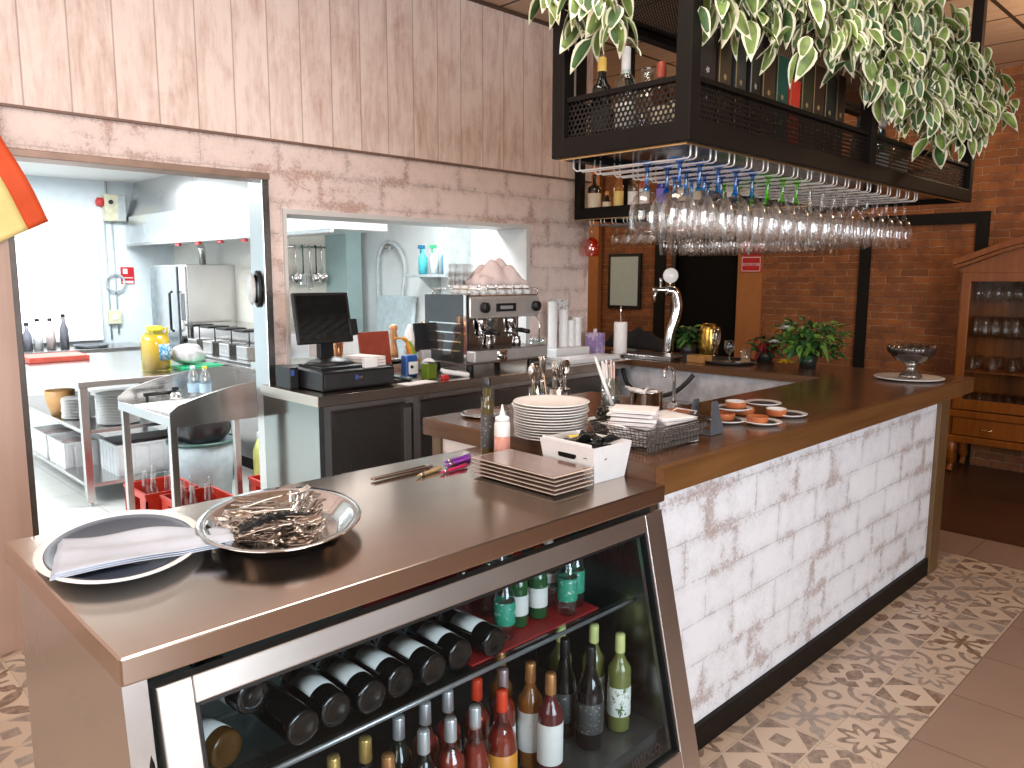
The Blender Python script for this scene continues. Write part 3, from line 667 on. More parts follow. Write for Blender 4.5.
o = bottle('wine_bottle', 'dark bottle with large grey label lying second from the left on the shelf', 'bottle', BKG, BLC, LTXT, .3, .04, 'bordeaux', (.05, .16), group='wine bottles lying on the cooler shelf'); put(o, .715, 1.53, SZ+.118, rot=(-PI/2, 0, .1))
delete(src)
# small bottles standing on the red liner
def small(lb, x, y, kind, h=.235):
    if kind == 'w': o = bottle('water_bottle', lb, 'bottle', CLR, TEAL, LGRN, h, .03, 'small', (.06, .15), .02, 'small bottles on the red liner')
    elif kind == 'b': o = bottle('beer_bottle', lb, 'bottle', GRN, RED, LAB, h-.01, .0305, 'small', (.05, .13), .02, 'small bottles on the red liner')
    else: o = bottle('water_bottle', lb, 'bottle', CLR, WCAP, LAB, h-.02, .0295, 'small', (.11, .15), .016, 'small bottles on the red liner')
    put(o, x, y, SZ, rnd.uniform(0, 6))
small('small clear bottle with green label standing directly right of the lying bottles', 1.478, 1.53, 'w', .22); small('dark green bottle with red cap, left one of the pair', 1.562, 1.56, 'b'); small('dark green bottle with red cap, right one of the pair', 1.646, 1.56, 'b')
small('clear bottle with white label behind the teal capped bottles', 1.735, 1.60, 'x'); small('clear water bottle with teal cap and green label in front', 1.727, 1.51, 'w'); small('clear water bottle with teal cap at the right end of the red liner', 1.79, 1.535, 'w')
small('clear bottle with white label in the second row behind the lying bottles', 1.55, 1.68, 'x'); small('clear bottle with white label farthest left in the second row', 1.45, 1.68, 'x'); small('clear bottle with white label in the third row', 1.64, 1.72, 'x', .25)

# bottles inside the racks
def rb(lb, x, y, body, cap, lab, h=.28, r=.036, shp='bordeaux', z=2.1505, lz=(.05, .13), capl=.05, liq=None, nm='liquor_bottle'):
    o = bottle(nm, lb, 'bottle', body, cap, lab, h, r, shp, lz, capl, 'bottles on the racks', liq); put(o, x, y, z, rnd.uniform(0, 6)); return o
rb('wine bottle with yellow capsule standing at the wall end of the front rack', 2.24, 1.83, BKG, mat('yellow_foil', (.85, .55, .12), .4), LGRY, .31, nm='wine_bottle')
rb('clear bottle with white neck standing beside the glass carafe', 2.26, 1.74, CLR, WCAP, LAB, .33, capl=.09)
o = thing('glass_carafe', 'rounded clear ribbed glass carafe on the front rack', 'carafe', (2.27, 1.655, 2.1505))
MB().lathe([(0, .003), (.05, 0), (.055, .01), (.056, .12), (.052, .15), (.035, .175), (.02, .19), (.019, .23), (.017, .23)], 28).build('body', CLR, o); MB().lathe([(0, .232), (.021, .232), (.021, .245), (0, .25)], 16).build('stopper', CLR, o)
rb('small red capped bottle at the left of the rack corner pair', 2.25, 1.585, mat('brown_bottle', (.1, .03, .01), .1), mat('dull_red_cap', (.35, .06, .03), .4), LABC, .25, .03)
rb('small bottle with brown red cap nearest the rack corner post', 2.25, 1.51, mat('brown_bottle', (.1, .03, .01), .1), mat('dull_red_cap', (.35, .06, .03), .4), LABC, .265, .03)
BX = [('near black', (.03, .022, .02)), ('dark brown', (.05, .028, .018)), ('charcoal', (.035, .035, .035)), ('black and silver edged', (.02, .018, .016)), ('dark bronze', (.06, .035, .02)), ('bottle green', (.012, .06, .045)), ('bright red', (.5, .035, .02)), ('dark olive', (.04, .035, .018)), ('deep brown', (.045, .02, .012)), ('black matt', (.015, .013, .012)), ('umber', (.05, .03, .022))]
for i, (nm, c) in enumerate(BX):
    x = 2.36+.104*i
    o = thing('bottle_gift_box', '%s bottle gift box behind the rack mesh, %s from the corner post' % (nm, ['first', 'second', 'third', 'fourth', 'fifth', 'sixth', 'seventh', 'eighth', 'ninth', 'tenth', 'eleventh'][i]), 'box', (x, 1.518, 2.1505), rnd.uniform(-.1, .1), 'gift boxes on the front rack')
    h = .36+.03*rnd.random() if i != 6 else .30
    MB().bbox(-.043, .043, -.043, .043, 0, h, .003).build('carton', mat('carton_'+nm.replace(' ', '_'), c, .3), o)
    b = MB(); b.box(-.0415, -.036, -.0436, -.043, .003, h-.003); 
    for k in range(3): b.prism([(.012*math.cos(t*PI/5)*(1 if t % 2 else .6), .012*math.sin(t*PI/5)*(1 if t % 2 else .6)) for t in range(10)], 0, .0006, M=T(0, -.0431, h*.35+.045*k, PI/2, 0, 0))
    b.build('printed_motif', mat('gold_print', (.6, .42, .2), .3, .6) if i not in (0, 3) else mat('silver_print', (.75, .75, .75), .3, .7), o)
for i in range(6):
    rb('liquor bottle partly hidden behind ivy at the far end of the front rack', 3.72+.13*i, 1.52+.05*(i % 2), [BKG, AMB, CLR][i % 3], [BLC, GOLD, WCAP][i % 3], [LGRY, LABC, LAB][i % 3], .27+.02*(i % 3))
r2 = [('square dark bottle with cream label at the wall end', 3.86, BKG, BLC, LABC, .30, .05, 'square'), ('small dark bottle with cream label', 3.74, BKG, mat('orange_cap', (.6, .25, .05), .4), LABC, .17, .03, 'small'), ('bottle with gold label and clear neck', 3.63, AMB, CLR, mat('gold_label', (.8, .6, .2), .4), .30, .036, 'bordeaux'), ('clear gin bottle with tall white label', 3.50, CLR, BLC, LTXT, .28, .036, 'square'),
      ('bottle with red and white label', 3.40, mat('red_spirit', (.35, .05, .03), .2), WCAP, LTXT, .30, .036, 'square'), ('blue glass bottle with violet label', 3.25, mat('cobalt_glass', (.03, .03, .3), .1, Coat_Weight=.5), mat('cobalt_glass', (.03, .03, .3), .1), mat('violet_label', (.25, .2, .7), .4), .28, .038, 'bordeaux'),
      ('dark red bottle with slim neck', 3.08, mat('red_spirit', (.35, .05, .03), .2), BLC, LABC, .28, .034, 'bordeaux'), ('pale wooden look bottle with beige label', 2.98, mat('beige_spirit', (.6, .4, .22), .3), mat('orange_cap', (.6, .25, .05), .4), LABC, .28, .04, 'square'), ('black bottle with dark label', 2.84, BKG, BLC, LGRY, .27, .036, 'bordeaux'),
      ('clear bottle with white cap', 2.7, CLR, WCAP, LAB, .28, .035, 'bordeaux'), ('green bottle with cream label', 2.57, GRN, GOLD, LABC, .28, .035, 'bordeaux'), ('amber bottle with gold cap', 2.44, AMB, GOLD, LABC, .27, .036, 'bordeaux')]
for lb, y, bd, cp, l, h, r, shp in r2:
    rb(lb+' on the rear rack', 4.66, y, bd, cp, l, h, r, shp, lz=(.05, .16), capl=.03)
# ================================================================ ON THE COOLER TOP
CZ = 1.0505
o = thing('charger_plate', 'large white rimmed plate with dark blue centre under a folded cloth', 'plate', (.585, 1.905, CZ), math.radians(70))
MB().lathe([(0, .004), (.14, .004), (.16, 0), (.175, 0), (.258, .02), (.264, .024), (.258, .027), (.215, .0135), (0, .0125)], 56, sy=.68).build('rim', PORCW, o)
MB().lathe([(0, .0128), (.215, .0138), (.235, .0212), (.233, .0222), (.215, .0152), (0, .014)], 56, sy=.68).build('well', mat('dark_blue_glaze', (.04, .055, .09), .3), o)
def cloth(u, v):
    x = (u-.5)*.36; y = (v-.5)*(.24-.07*u)+.02*math.sin(u*3)
    z = .0225+.006*math.sin(u*9+v*3)*v+.003*math.sin(v*14+u*4)+(.012*max(0, u-.7)/.3)*(1-v)
    return Vector((x, y, z))
b = MB(); 
for l in range(3):
    b.grid(lambda u, v, l=l: cloth(u, v)+Vector((.004*l, .003*l, .0038*l+.004)), 28, 16, thick=.0016)
fold = mat('pale_blue_grey_cloth', (.5, .56, .66), .85, var=.06, bump=.5, bscale=300)
o = b.build('folded_cloth', fold); o.location = (.605, 1.815, CZ-.002); o.rotation_euler = (0, 0, -.32); tag(o, 'pale blue grey folded cloth lying across the dark centred plate', 'cloth')
o = thing('oval_steel_tray', 'deep oval stainless tray heaped with cutlery on the cooler top', 'tray', (.93, 1.785, CZ), math.radians(61))
MB().lathe([(0, .003), (.19, .003), (.208, .008), (.24, .036), (.272, .042), (.275, .040), (.272, .0385), (.242, .032), (.211, .002), (.19, 0), (0, 0)], 56, sx=1.0, sy=.73).build('bowl', CHROME, o)
TRAY_W = T(.93, 1.785, CZ, 0, 0, math.radians(61))
def fork_mesh():
    b = MB(); n = 14
    def strip(y0, y1, wf, zf, x0=0., k=10, th=.0016):
        b.grid(lambda u, v: Vector((x0+(v-.5)*2*wf(u), y0+(y1-y0)*u, zf(u))), k, 2, thick=th)
    strip(-.1, .03, lambda u: .0075-.0045*u, lambda u: .004+.004*math.sin(u*PI))
    strip(.03, .062, lambda u: .003+.0085*min(1, u*1.3), lambda u: .004-.003*math.sin(u*PI*.6))
    for i in range(4): strip(.062, .1, lambda u: .0014, lambda u: .0011+.006*u*u, x0=-.0096+.0064*i, k=5)
    return b
def spoon_mesh():
    b = MB(); b.grid(lambda u, v: Vector(((v-.5)*2*(.0075-.0045*u), -.1+.13*u, .004+.004*math.sin(u*PI))), 10, 2, thick=.0016)
    b.grid(lambda u, v: Vector(((v-.5)*2*(.003+.0175*math.sin(PI*min(1, u*.98+.02))**.7), .03+.07*u, .006-.007*math.sin(PI*u)*(1-(2*v-1)**2))), 12, 6, thick=.0014); return b
def knife_mesh():
    b = MB(); b.grid(lambda u, v: Vector(((v-.5)*2*(.0085-.003*math.sin(u*PI)), -.11+.1*u, .004+.002*math.sin(u*PI*2))), 8, 2, thick=.004)
    b.grid(lambda u, v: Vector((-.006+v*(.018-.010*u**3), -.01+.12*u, .005)), 10, 2, thick=.0015); return b
protos = {}
for nm, f in (('fork', fork_mesh), ('spoon', spoon_mesh), ('table_knife', knife_mesh)):
    protos[nm] = f().build(nm, CUT)
def cutlery(kind, M, group, label):
    p = protos[kind]; c = p.copy(); COL.objects.link(c); c.matrix_world = M; tag(c, label, 'cutlery', group); return c
r3 = random.Random(3)
kinds = ['fork']*34+['spoon']*18+['table_knife']*30
r3.shuffle(kinds)
for i, k in enumerate(kinds):
    lay = i//16; a = r3.uniform(0, 2*PI); rr = .1*math.sqrt(r3.random())
    lx_, ly_ = rr*math.cos(a)*1.55, rr*math.sin(a)
    ang = (r3.uniform(-2.2, -1.5) if k == 'table_knife' else r3.uniform(-.7, .5))+math.radians(0)+(PI if r3.random() < .4 else 0)
    if k == 'table_knife': ly_ = -abs(ly_)*.6-.015; lx_ *= .55
    else: ly_ = abs(ly_)*.75-.01
    M = TRAY_W @ T(lx_, ly_, .013+.0085*lay, r3.uniform(-.05, .16), r3.uniform(-.15, .15), ang)
    cutlery(k, M, 'cutlery heaped in the oval steel tray', 'loose steel %s in the heap on the oval tray' % k.replace('table_', ''))
b = MB(); pts = [(-.13+.014*i*math.sin(i*.25+.4), .09-.018*i, .055+.006*math.sin(i*.5)) for i in range(10)]
for i in range(60):
    t = i/59*8.99; k = int(t); p = Vector(pts[k]).lerp(Vector(pts[min(9, k+1)]), t-k)
    for j in range(4):
        a = j*PI/2+i*.7; b.lathe([(0, 0), (.0032, .001), (.0025, .005), (0, .007)], 5, M=T(p.x, p.y, p.z) @ Euler((a, .6, i)).to_matrix().to_4x4() @ T(0, 0, .006))
b.tube(pts, .008, 8)
o = b.build('knobbly_strap', BLKP); o.matrix_world = TRAY_W; tag(o, 'black knobbly strap lying over the cutlery at the front of the oval tray', 'strap')
# pens and strip
def pen(lb, c, x, y, a, z=.0065):
    o = thing('pen', lb, 'pen', (x, y, CZ+z), a); m = mat('pen_'+lb.split()[0], c, .3)
    MB().lathe([(0, -.07), (.004, -.068), (.0062, -.05), (.0062, .045), (.003, .058), (.001, .068), (0, .068)], 14, M=T(0, 0, 0, 0, PI/2, 0)).build('barrel', m, o)
    MB().bbox(-.068, -.03, -.002, .002, .006, .009, .0005).build('clip', m, o); MB().cyl((0, 0, 0), .0066, .016, 14, M=T(.03, 0, 0, 0, PI/2, 0)).build('grip', CHROME, o)
pen('purple pen lying among the pens behind the plates', (.22, .03, .42), 1.745, 2.05, .1+PI); pen('violet pen lying directly in front of the purple one', (.3, .06, .5), 1.72, 2.015, .16+PI)
pen('crimson pen closest to the square plates', (.5, .02, .1), 1.645, 1.95, .12+PI); pen('yellow tipped brown pen pointing at the cutlery tray', (.4, .27, .12), 1.56, 1.975, .25+PI)
o = thing('kitchen_tongs', 'long slim brownish steel tongs lying behind the pens', 'tongs', (1.50, 2.03, CZ+.001), .05)
for s_ in (-1, 1): MB().bbox(-.13, .1, -.004, .004, 0, .008, .0015, M=T(0, .009*s_, .003, 0, 0, .03*s_)).build('arm', steel('brownish_steel', (.45, .36, .3), .25, 0), o)
MB().bbox(.095, .115, -.014, .014, .001, .013, .003).build('hinge', STX, o)
# square plates
SLT = mat('brown_glossy_slate', (.2, .13, .11), .12, var=.12, Coat_Weight=.4); EDG = mat('cream_edge', (.7, .58, .48), .4)
corner = ['topmost of its stack', 'second from the top of its stack', 'middle one of its stack', 'second from the bottom of its stack', 'lowest of its stack']
for i in range(5):
    z = CZ+.0128*(4-i); o = thing('square_plate', 'square brown glossy plate with cream edge, '+corner[i], 'plate', (1.735+rnd.uniform(-.004, .004), 1.675+rnd.uniform(-.005, .005), z), rnd.uniform(-.02, .02), 'square plates stacked on the cooler top')
    h = .088; hh = .18
    MB().lathe([(0, .0), (h*.9, .0), (h*1.2, .003), (h*1.41, .0095), (h*1.41, .0115), (0, .0115)], 4, M=Matrix.Diagonal((1, 2.08, 1, 1)) @ T(0, 0, 0, 0, 0, PI/4), smooth=False).build('rim', EDG, o)
    MB().bbox(-h*.965, h*.965, -hh*.982, hh*.982, .0113, .0126, .0004).build('face', SLT, o)
# oil bottle and squeeze bottle
o = bottle('oil_bottle', 'tall slim dark oil bottle with black cap behind the square plates', 'bottle', mat('dark_oil_glass', (.08, .06, .015), .08, Coat_Weight=.5), BLC, LGRY, .285, .023, 'bordeaux', (.03, .16), .035); put(o, 1.885, 2.045, CZ)
o = thing('squeeze_bottle', 'white squeeze bottle with reddish sauce and pointed nozzle', 'bottle', (1.87, 1.95, CZ))
MB().lathe([(0, 0), (.024, 0), (.028, .004), (.028, .09), (.028, .09)], 24).build('sauce_half', mat('sauce_seen_through_plastic', (.55, .25, .2), .35), o)
MB().lathe([(.0282, .088), (.028, .13), (.024, .142), (0, .142)], 24).build('body', mat('milky_plastic', (.82, .78, .76), .4, var=.02), o)
MB().lathe([(.024, .142), (.026, .143), (.025, .155), (.01, .162), (.005, .185), (.002, .2), (0, .2)], 20).build('nozzle', WHT, o)
# white box of sachets
bx = thing('storage_box', 'white plastic storage box with handle hole full of sachets', 'box', (1.932, 1.62, CZ), -.02)
b = MB(); w0, d0, w1, d1, h = .075, .105, .094, .118, .118; tk = .003
def ring(w, d, z): return [(-w, -d, z), (w, -d, z), (w, d, z), (-w, d, z)]
def tpt(w, d, zz): return w, d
o_b, o_t, i_t, i_b = ring(w0, d0, 0), ring(w1, d1, h), ring(w1-tk, d1-tk, h), ring(w0-tk, d0-tk, tk)
V = [[b.bm.verts.new(p) for p in R_] for R_ in (o_b, o_t, i_t, i_b)]
for A, B in ((0, 1), (1, 2), (2, 3)):
    for i in range(4): 
        j = (i+1) % 4; b.bm.faces.new((V[A][i], V[A][j], V[B][j], V[B][i]))
b.bm.faces.new(V[0][::-1]); b.bm.faces.new(V[3])
# raised end walls
b.bbox(-w1-.001, -w1+.004, -d1+.012, d1-.012, h-.002, h+.0095, .0015)
b.build('tub', WHT, bx)
hm = MB(); R_ = .011
poly = [(math.cos(t)*R_+(.028 if math.cos(t) > 0 else -.028), math.sin(t)*R_) for t in [PI*2*k/20+.01 for k in range(20)]]
tilt = math.atan((w1-w0)/h)
hm.prism(poly, 0, .0012, M=T(-(w0+(w1-w0)*.68)-.0003, 0, h*.68, 0, -PI/2+tilt, 0) @ T(0, 0, 0, 0, 0, PI/2)); hm.build('handle_opening', DK, bx)
SB = mat('black_sachet', (.02, .02, .02), .2); SW = mat('white_sachet', (.8, .8, .78), .3); SYL = mat('yellow_sachet', (.75, .62, .08), .35)
def pillow(w=.022, l=.045, h=.004):
    return MB().grid(lambda u, v: Vector(((u-.5)*2*w, (v-.5)*2*l, h*(math.sin(PI*u)*math.sin(PI*v))**.5 if 0 < u < 1 and 0 < v < 1 else 0)), 6, 8, thick=.0014)
pp = [pillow().build('condiment_sachet', m) for m in (SB, SW, SYL)]
for i in range(34):
    k = 0 if r3.random() < .66 else (1 if r3.random() < .6 else 2)
    c = pp[k].copy(); COL.objects.link(c)
    c.matrix_world = T(1.932+r3.uniform(-.062, .062), 1.62+r3.uniform(-.085, .085), CZ+.06+.002*i, r3.uniform(-.6, .6), r3.uniform(-.6, .6), r3.uniform(0, 6), .85)
    cn = ['black', 'white', 'yellow'][k]
    tag(c, '%s condiment sachet in the white storage box' % cn, 'sachet', '%s sachets in the white box' % cn)
for p in pp: bpy.data.objects.remove(p)
# ================================================================ ON THE WOODEN BAR
BZ = ZT+.001
# stack of round plates
for i in range(13):
    r_ = .138 if i < 9 else .142
    o = MB().lathe([(0, 0), (.075, 0), (.08, .0025), (r_-.01, .0125), (r_, .0165), (r_-.002, .0185), (r_-.014, .0155), (.082, .006), (0, .005)], 48).build('dinner_plate', PORC)
    o.location = (2.098+rnd.uniform(-.003, .003)+.004*(i < 4), 1.93+rnd.uniform(-.003, .003), BZ+.0102*i)
    q = 'topmost of its stack' if i == 12 else ('lowest of its stack' if i == 0 else None)
    tag(o, 'white round dinner plate, '+q if q else 'white round dinner plate within the tall stack beside the sachet box', 'plate', 'white dinner plates stacked on the bar end')
# wire basket of napkins
bk = thing('wire_basket', 'dark woven wire basket holding folded white napkins', 'basket', (2.29, 1.615, BZ), -.02)
b = MB(); W0, D0, W1, D1, HB = .15, .095, .19, .125, .085
for k in range(9):
    t = k/8; w, d, z = W0+(W1-W0)*t, D0+(D1-D0)*t, .003+HB*t
    b.tube([(-w, -d, z), (w, -d, z), (w, d, z), (-w, d, z)], .0016 if k < 8 else .0035, 5, closed=True)
n_ = 22
for k in range(n_+1):
    f = -1+2*k/n_
    for s_ in (-1, 1): b.tube([(f*W0, s_*D0, .003), (f*W1, s_*D1, .003+HB)], .0013, 4)
    if k <= 14:
        f = -1+2*k/14
        for s_ in (-1, 1): b.tube([(s_*W0, f*D0, .003), (s_*W1, f*D1, .003+HB)], .0013, 4)
for k in range(12): f = -1+2*k/11; b.tube([(f*W0, -D0, .003), (f*W0, D0, .003)], .0013, 4)
b.build('wire_body', mat('dark_wire', (.06, .05, .045), .4, .6), bk)
n_ = 34
for s_ in (-1, 1):
    b = MB()
    for k in range(n_):
        for l in range(3):
            z = .016+.024*l; w = W0+(W1-W0)*z/HB; d = D0+(D1-D0)*z/HB
            if k < n_-1: b.bbox(-w+2*w*k/(n_-1), -w+2*w*(k+.8)/(n_-1), s_*d-.001-.002*(k % 2), s_*d+.001+.002*((k+1) % 2), z-.009, z+.009, .0006, seg=1)
    b.build('weave', mat('woven_brown_black', (.09, .075, .065), .5), bk)
for s_ in (-1, 1):
    pts = [(s_*W1, -.05, HB), (s_*(W1+.03), -.045, HB+.012), (s_*(W1+.034), .045, HB+.012), (s_*W1, .05, HB)]; MB().tube(pts, .0028, 8).build('handle', WIRE, bk)
for i in range(16):
    c, rz, w, d = ((2.235, 1.65), .5, .085, .08) if i < 9 else ((2.37, 1.605), -.15, .085, .08)
    z = BZ+.006+.0145*i if i < 9 else BZ+.007+.0135*(i-9)
    b = MB()
    for l in range(3): b.grid(lambda u, v, l=l: Vector(((u-.5)*2*w, (v-.5)*2*d, .004*l+.0012*math.sin(7*u+l)*math.sin(5*v)+.004*((u-.5)**2))), 8, 8, thick=.0012)
    o = b.build('paper_napkin', PAPER); o.location = (c[0]+rnd.uniform(-.004, .004), c[1]+rnd.uniform(-.004, .004), z); o.rotation_euler = (.02, .03, rz+rnd.uniform(-.06, .06))
    tag(o, 'folded white paper napkin in the %s pile of the wire basket' % ('taller left' if i < 9 else 'lower right'), 'napkin', 'napkins piled in the wire basket, '+('left pile' if i < 9 else 'right pile'))
# grey caddy
o = thing('napkin_caddy', 'dark grey double winged napkin holder beside the wire basket', 'holder', (2.6, 1.585, BZ), .0)
GRY = mat('dark_grey_plastic', (.09, .1, .12), .45)
arch = [(-.075, 0), (.075, 0), (.075, .02), (.045, .08), (.04, .11), (.028, .125), (-.028, .125), (-.04, .11), (-.045, .08), (-.075, .02)]
for s_ in (-1, 1): MB().prism(arch, -.0015, .0015, M=T(0, .055*s_, .003, PI/2+.12*s_, 0, 0) @ Matrix.Diagonal((.6, 1, 1, 1))).build('wing', GRY, o)
MB().bbox(-.045, .045, -.055, .055, 0, .005, .0015).build('base', GRY, o)
# saucers with terracotta dishes
def saucer(x, y, lb, z=BZ):
    o = thing('saucer', lb, 'saucer', (x, y, z), 0, 'saucers around the terracotta dishes')
    MB().lathe([(0, .002), (.04, .002), (.042, 0), (.05, 0), (.078, .011), (.08, .0135), (.077, .0145), (.05, .0055), (0, .005)], 36).build('rim', PORCW, o)
    MB().lathe([(0, .0053), (.045, .0055), (.058, .009), (.056, .0095), (0, .0062)], 32).build('well', mat('dark_saucer_mat', (.03, .03, .035), .4), o)
def dish(x, y, lb, z=BZ, r=.043, white=False):
    o = thing('terracotta_dish', lb, 'dish', (x, y, z), 0, 'small terracotta dishes on the bar')
    MB().lathe([(0, 0), (r*.86, 0), (r*.95, .004), (r, .026), (r*.99, .029), (r*.93, .029), (r*.88, .012), (0, .008)], 30).build('bowl', TERRA, o)
    if white: MB().lathe([(r*.92, .0292), (r*.995, .0292), (r*.99, .031), (r*.9, .031), (r*.85, .02), (0, .014)], 30).build('glaze', PORCW, o)
saucer(2.93, 1.52, 'white saucer with dark well, nearest the front edge of the bar'); dish(2.9, 1.525, 'small terracotta dish on the frontmost saucer', BZ+.0065)
saucer(3.18, 1.53, 'white saucer farther right along the front edge'); dish(3.12, 1.555, 'terracotta dish with pale rim on the right front saucer', BZ+.0065, white=True)
saucer(2.86, 1.64, 'white saucer at the left, half hidden by the front dishes'); dish(2.87, 1.665, 'terracotta dish carrying the raised saucer at the left', BZ+.0065, .05)
dish(3.08, 1.69, 'terracotta dish carrying the saucers behind', BZ, .05)
saucer(2.95, 1.665, 'white saucer balanced on top of the terracotta dishes', BZ+.0365); dish(2.97, 1.665, 'topmost terracotta dish with pale rim', BZ+.043, white=True)
saucer(3.2, 1.66, 'white saucer lying raised at the far right of the dishes', BZ+.0305)
dish(2.62, 1.84, 'terracotta dish behind the left wing of the grey napkin holder', BZ, .05); dish(2.83, 1.85, 'terracotta dish behind the right wing of the grey napkin holder', BZ, .05)
# sauce pot, straws and cutlery containers
o = thing('steel_pot', 'small round steel pot behind the napkins', 'pot', (2.85, 2.04, BZ))
MB().lathe([(0, 0), (.068, 0), (.072, .004), (.072, .085), (.075, .088), (.07, .088), (.068, .006), (0, .005)], 32).build('body', CHROME, o)
MB().lathe([(0, .07), (.066, .07), (.068, .0725), (0, .074)], 28).build('contents', mat('dark_contents', (.03, .025, .02), .5), o)
b = MB(); b.tube([(.072, 0, .06), (.1, 0, .065), (.1, 0, .03), (.072, 0, .03)], .004, 8); b.build('handle', CHROME, o)
for i in range(9):
    o = MB().tube([(0, 0, 0), (.03, 0, .012), (.07, 0, .014)], .006, 8).build('sugar_stick', PAPER); o.location = (2.82+rnd.uniform(-.03, .04), 2.04+rnd.uniform(-.035, .035), BZ+.076+.002*(i % 4)); o.rotation_euler = (0, -.1, rnd.uniform(0, 6)); tag(o, 'white paper sugar stick lying in the steel pot', 'sugar stick', 'sugar sticks in the steel pot')
o = thing('straw_jar', 'tall clear jar of paper wrapped straws', 'jar', (2.72, 2.14, BZ)); MB().lathe([(0, 0), (.038, 0), (.04, .004), (.04, .15), (.038, .15), (.037, .006), (0, .005)], 28).build('glass', CLR, o); MB().lathe([(.0405, 0), (.042, .001), (.042, .045), (.0405, .046)], 28).build('base_band', mat('dark_band', (.05, .045, .04), .4), o)
for i in range(16):
    a = rnd.uniform(0, 6.28); r_ = rnd.uniform(.004, .024); ln = rnd.uniform(.19, .23)
    o = MB().tube([(0, 0, 0), (.0, 0, ln*.5), (0, 0, ln)], .0042, 6).build('wrapped_straw', PAPER if i % 4 else mat('pink_tint_paper', (.75, .52, .45), .6)); o.location = (2.72+r_*math.cos(a), 2.14+r_*math.sin(a), BZ+.0075); o.rotation_euler = (-.05*math.sin(a)*1.0, -.12+.05*math.cos(a), 0)
    tag(o, 'paper wrapped straw standing in the tall clear jar', 'straw', 'wrapped straws in the tall jar')
def holder(name, lb, x, y, r, h, m, items, grp, ln=.0):
    o = thing(name, lb, 'holder', (x, y, BZ)); MB().lathe([(0, 0), (r-.002, 0), (r, .003), (r, h), (r-.003, h), (r-.004, .005), (0, .004)], 24).build('cup', m, o)
    for i, k in enumerate(items):
        a = i*2.4; q = r*.55
        M = T(x+q*math.cos(a), y+q*math.sin(a), BZ+.112+.012*(i % 3), PI/2+.0, 0, a) @ T(0, 0, 0, .1*((i % 3)-1), 0, 0); 
        if k == 'table_knife': M = M @ T(0, .01, 0, 0, 0, PI)
        cutlery(k, M, grp, '%s standing upright in the %s' % (k.replace('table_', ''), lb))
holder('cutlery_cup', 'clear cutlery cup behind the dinner plates', 2.42, 2.3, .042, .12, CLR, ['fork', 'spoon', 'table_knife', 'fork', 'spoon', 'table_knife', 'fork'], 'cutlery in the clear cup behind the plates')
holder('cutlery_cup', 'steel cutlery cup left of the straw jar', 2.56, 2.3, .045, .1, STZ, ['fork', 'fork', 'fork', 'spoon', 'fork', 'spoon', 'fork', 'spoon'], 'cutlery in the steel cup left of the straws')
# coffee capsule bowl (dark wrapped sweets)
o = thing('white_bowl', 'white bowl heaped with dark wrapped sweets beside the napkins', 'bowl', (2.33, 1.87, BZ)); MB().lathe([(0, 0), (.03, 0), (.035, .003), (.055, .04), (.058, .05), (.055, .05), (.033, .007), (0, .006)], 30).build('shell', PORCW, o)
SWT = mat('dark_wrapper', (.07, .06, .055), .2, .3, .3)
for i in range(24):
    o = MB().lathe([(0, -.02), (.007, -.016), (.003, -.011), (.0085, -.005), (.0085, .005), (.003, .011), (.007, .016), (0, .02)], 7, M=T(rx=PI/2)).build('wrapped_sweet', SWT)
    a = rnd.uniform(0, 6.28); q = rnd.uniform(0, .035)*(1-i/40); o.location = (2.33+q*math.cos(a), 1.87+q*math.sin(a), BZ+.022+.0032*i); o.rotation_euler = (rnd.uniform(-.4, .4), rnd.uniform(-.4, .4), rnd.uniform(0, 6)); tag(o, 'small dark wrapped sweet in the white bowl', 'sweet', 'wrapped sweets in the white bowl')
o = thing('white_ladle', 'white long handled ladle leaning in the straw jar', 'ladle', (2.62, 2.05, BZ)); MB().tube([(0, .0, .05), (-.02, .03, .14), (.0, .1, .25)], [.009, .008, .007], 10).build('handle', WHT, o); MB().lathe([(0, 0), (.02, .004), (.03, .02), (.032, .04), (.029, .04), (.018, .008), (0, .005)], 20).build('scoop', WHT, o)
o = MB().tube([(0, 0, 0), (-.035, 0, .2)], .0022, 6).build('wooden_skewer', mat('pale_bamboo', (.7, .45, .3), .5)); o.location = (2.33, 2.15, BZ+.002); tag(o, 'thin pale wooden skewer standing up behind the dinner plates', 'skewer')
o = thing('round_tray', 'small round steel tray lying on the inner corner of the bar', 'tray', (2.24, 2.44, BZ)); MB().lathe([(0, 0), (.09, 0), (.105, .01), (.11, .011), (.105, .013), (.09, .003), (0, .002)], 36).build('dish', CHROME, o)
# glass bowl on a plate at the far right end
o = thing('serving_plate', 'flat white round plate at the far right end of the bar', 'plate', (4.86, 1.61, BZ)); MB().lathe([(0, 0), (.13, 0), (.185, .01), (.19, .014), (.186, .016), (.12, .006), (0, .005)], 48).build('dish', PORCW, o)
gb = thing('footed_glass_bowl', 'dark cut glass footed bowl standing on the white plate', 'bowl', (4.89, 1.61, BZ+.007))
CUTG = mat('smoked_cut_glass', (.07, .05, .045), .08, .1, .4, Coat_Weight=.8, Transmission_Weight=.25)
fl = MB(); seg = 48
prof = [(0, .085), (.04, .085), (.09, .105), (.128, .15), (.135, .185), (.131, .187), (.12, .15), (.08, .112), (0, .097)]
fl.lathe(prof, seg); 
for v in fl.bm.verts:
    a = math.atan2(v.co.y, v.co.x); r_ = math.hypot(v.co.x, v.co.y); k = 1+.035*math.cos(a*16)*(r_/.13); v.co.x *= k; v.co.y *= k
    if v.co.z > .18: v.co.z += .006*math.cos(a*16)
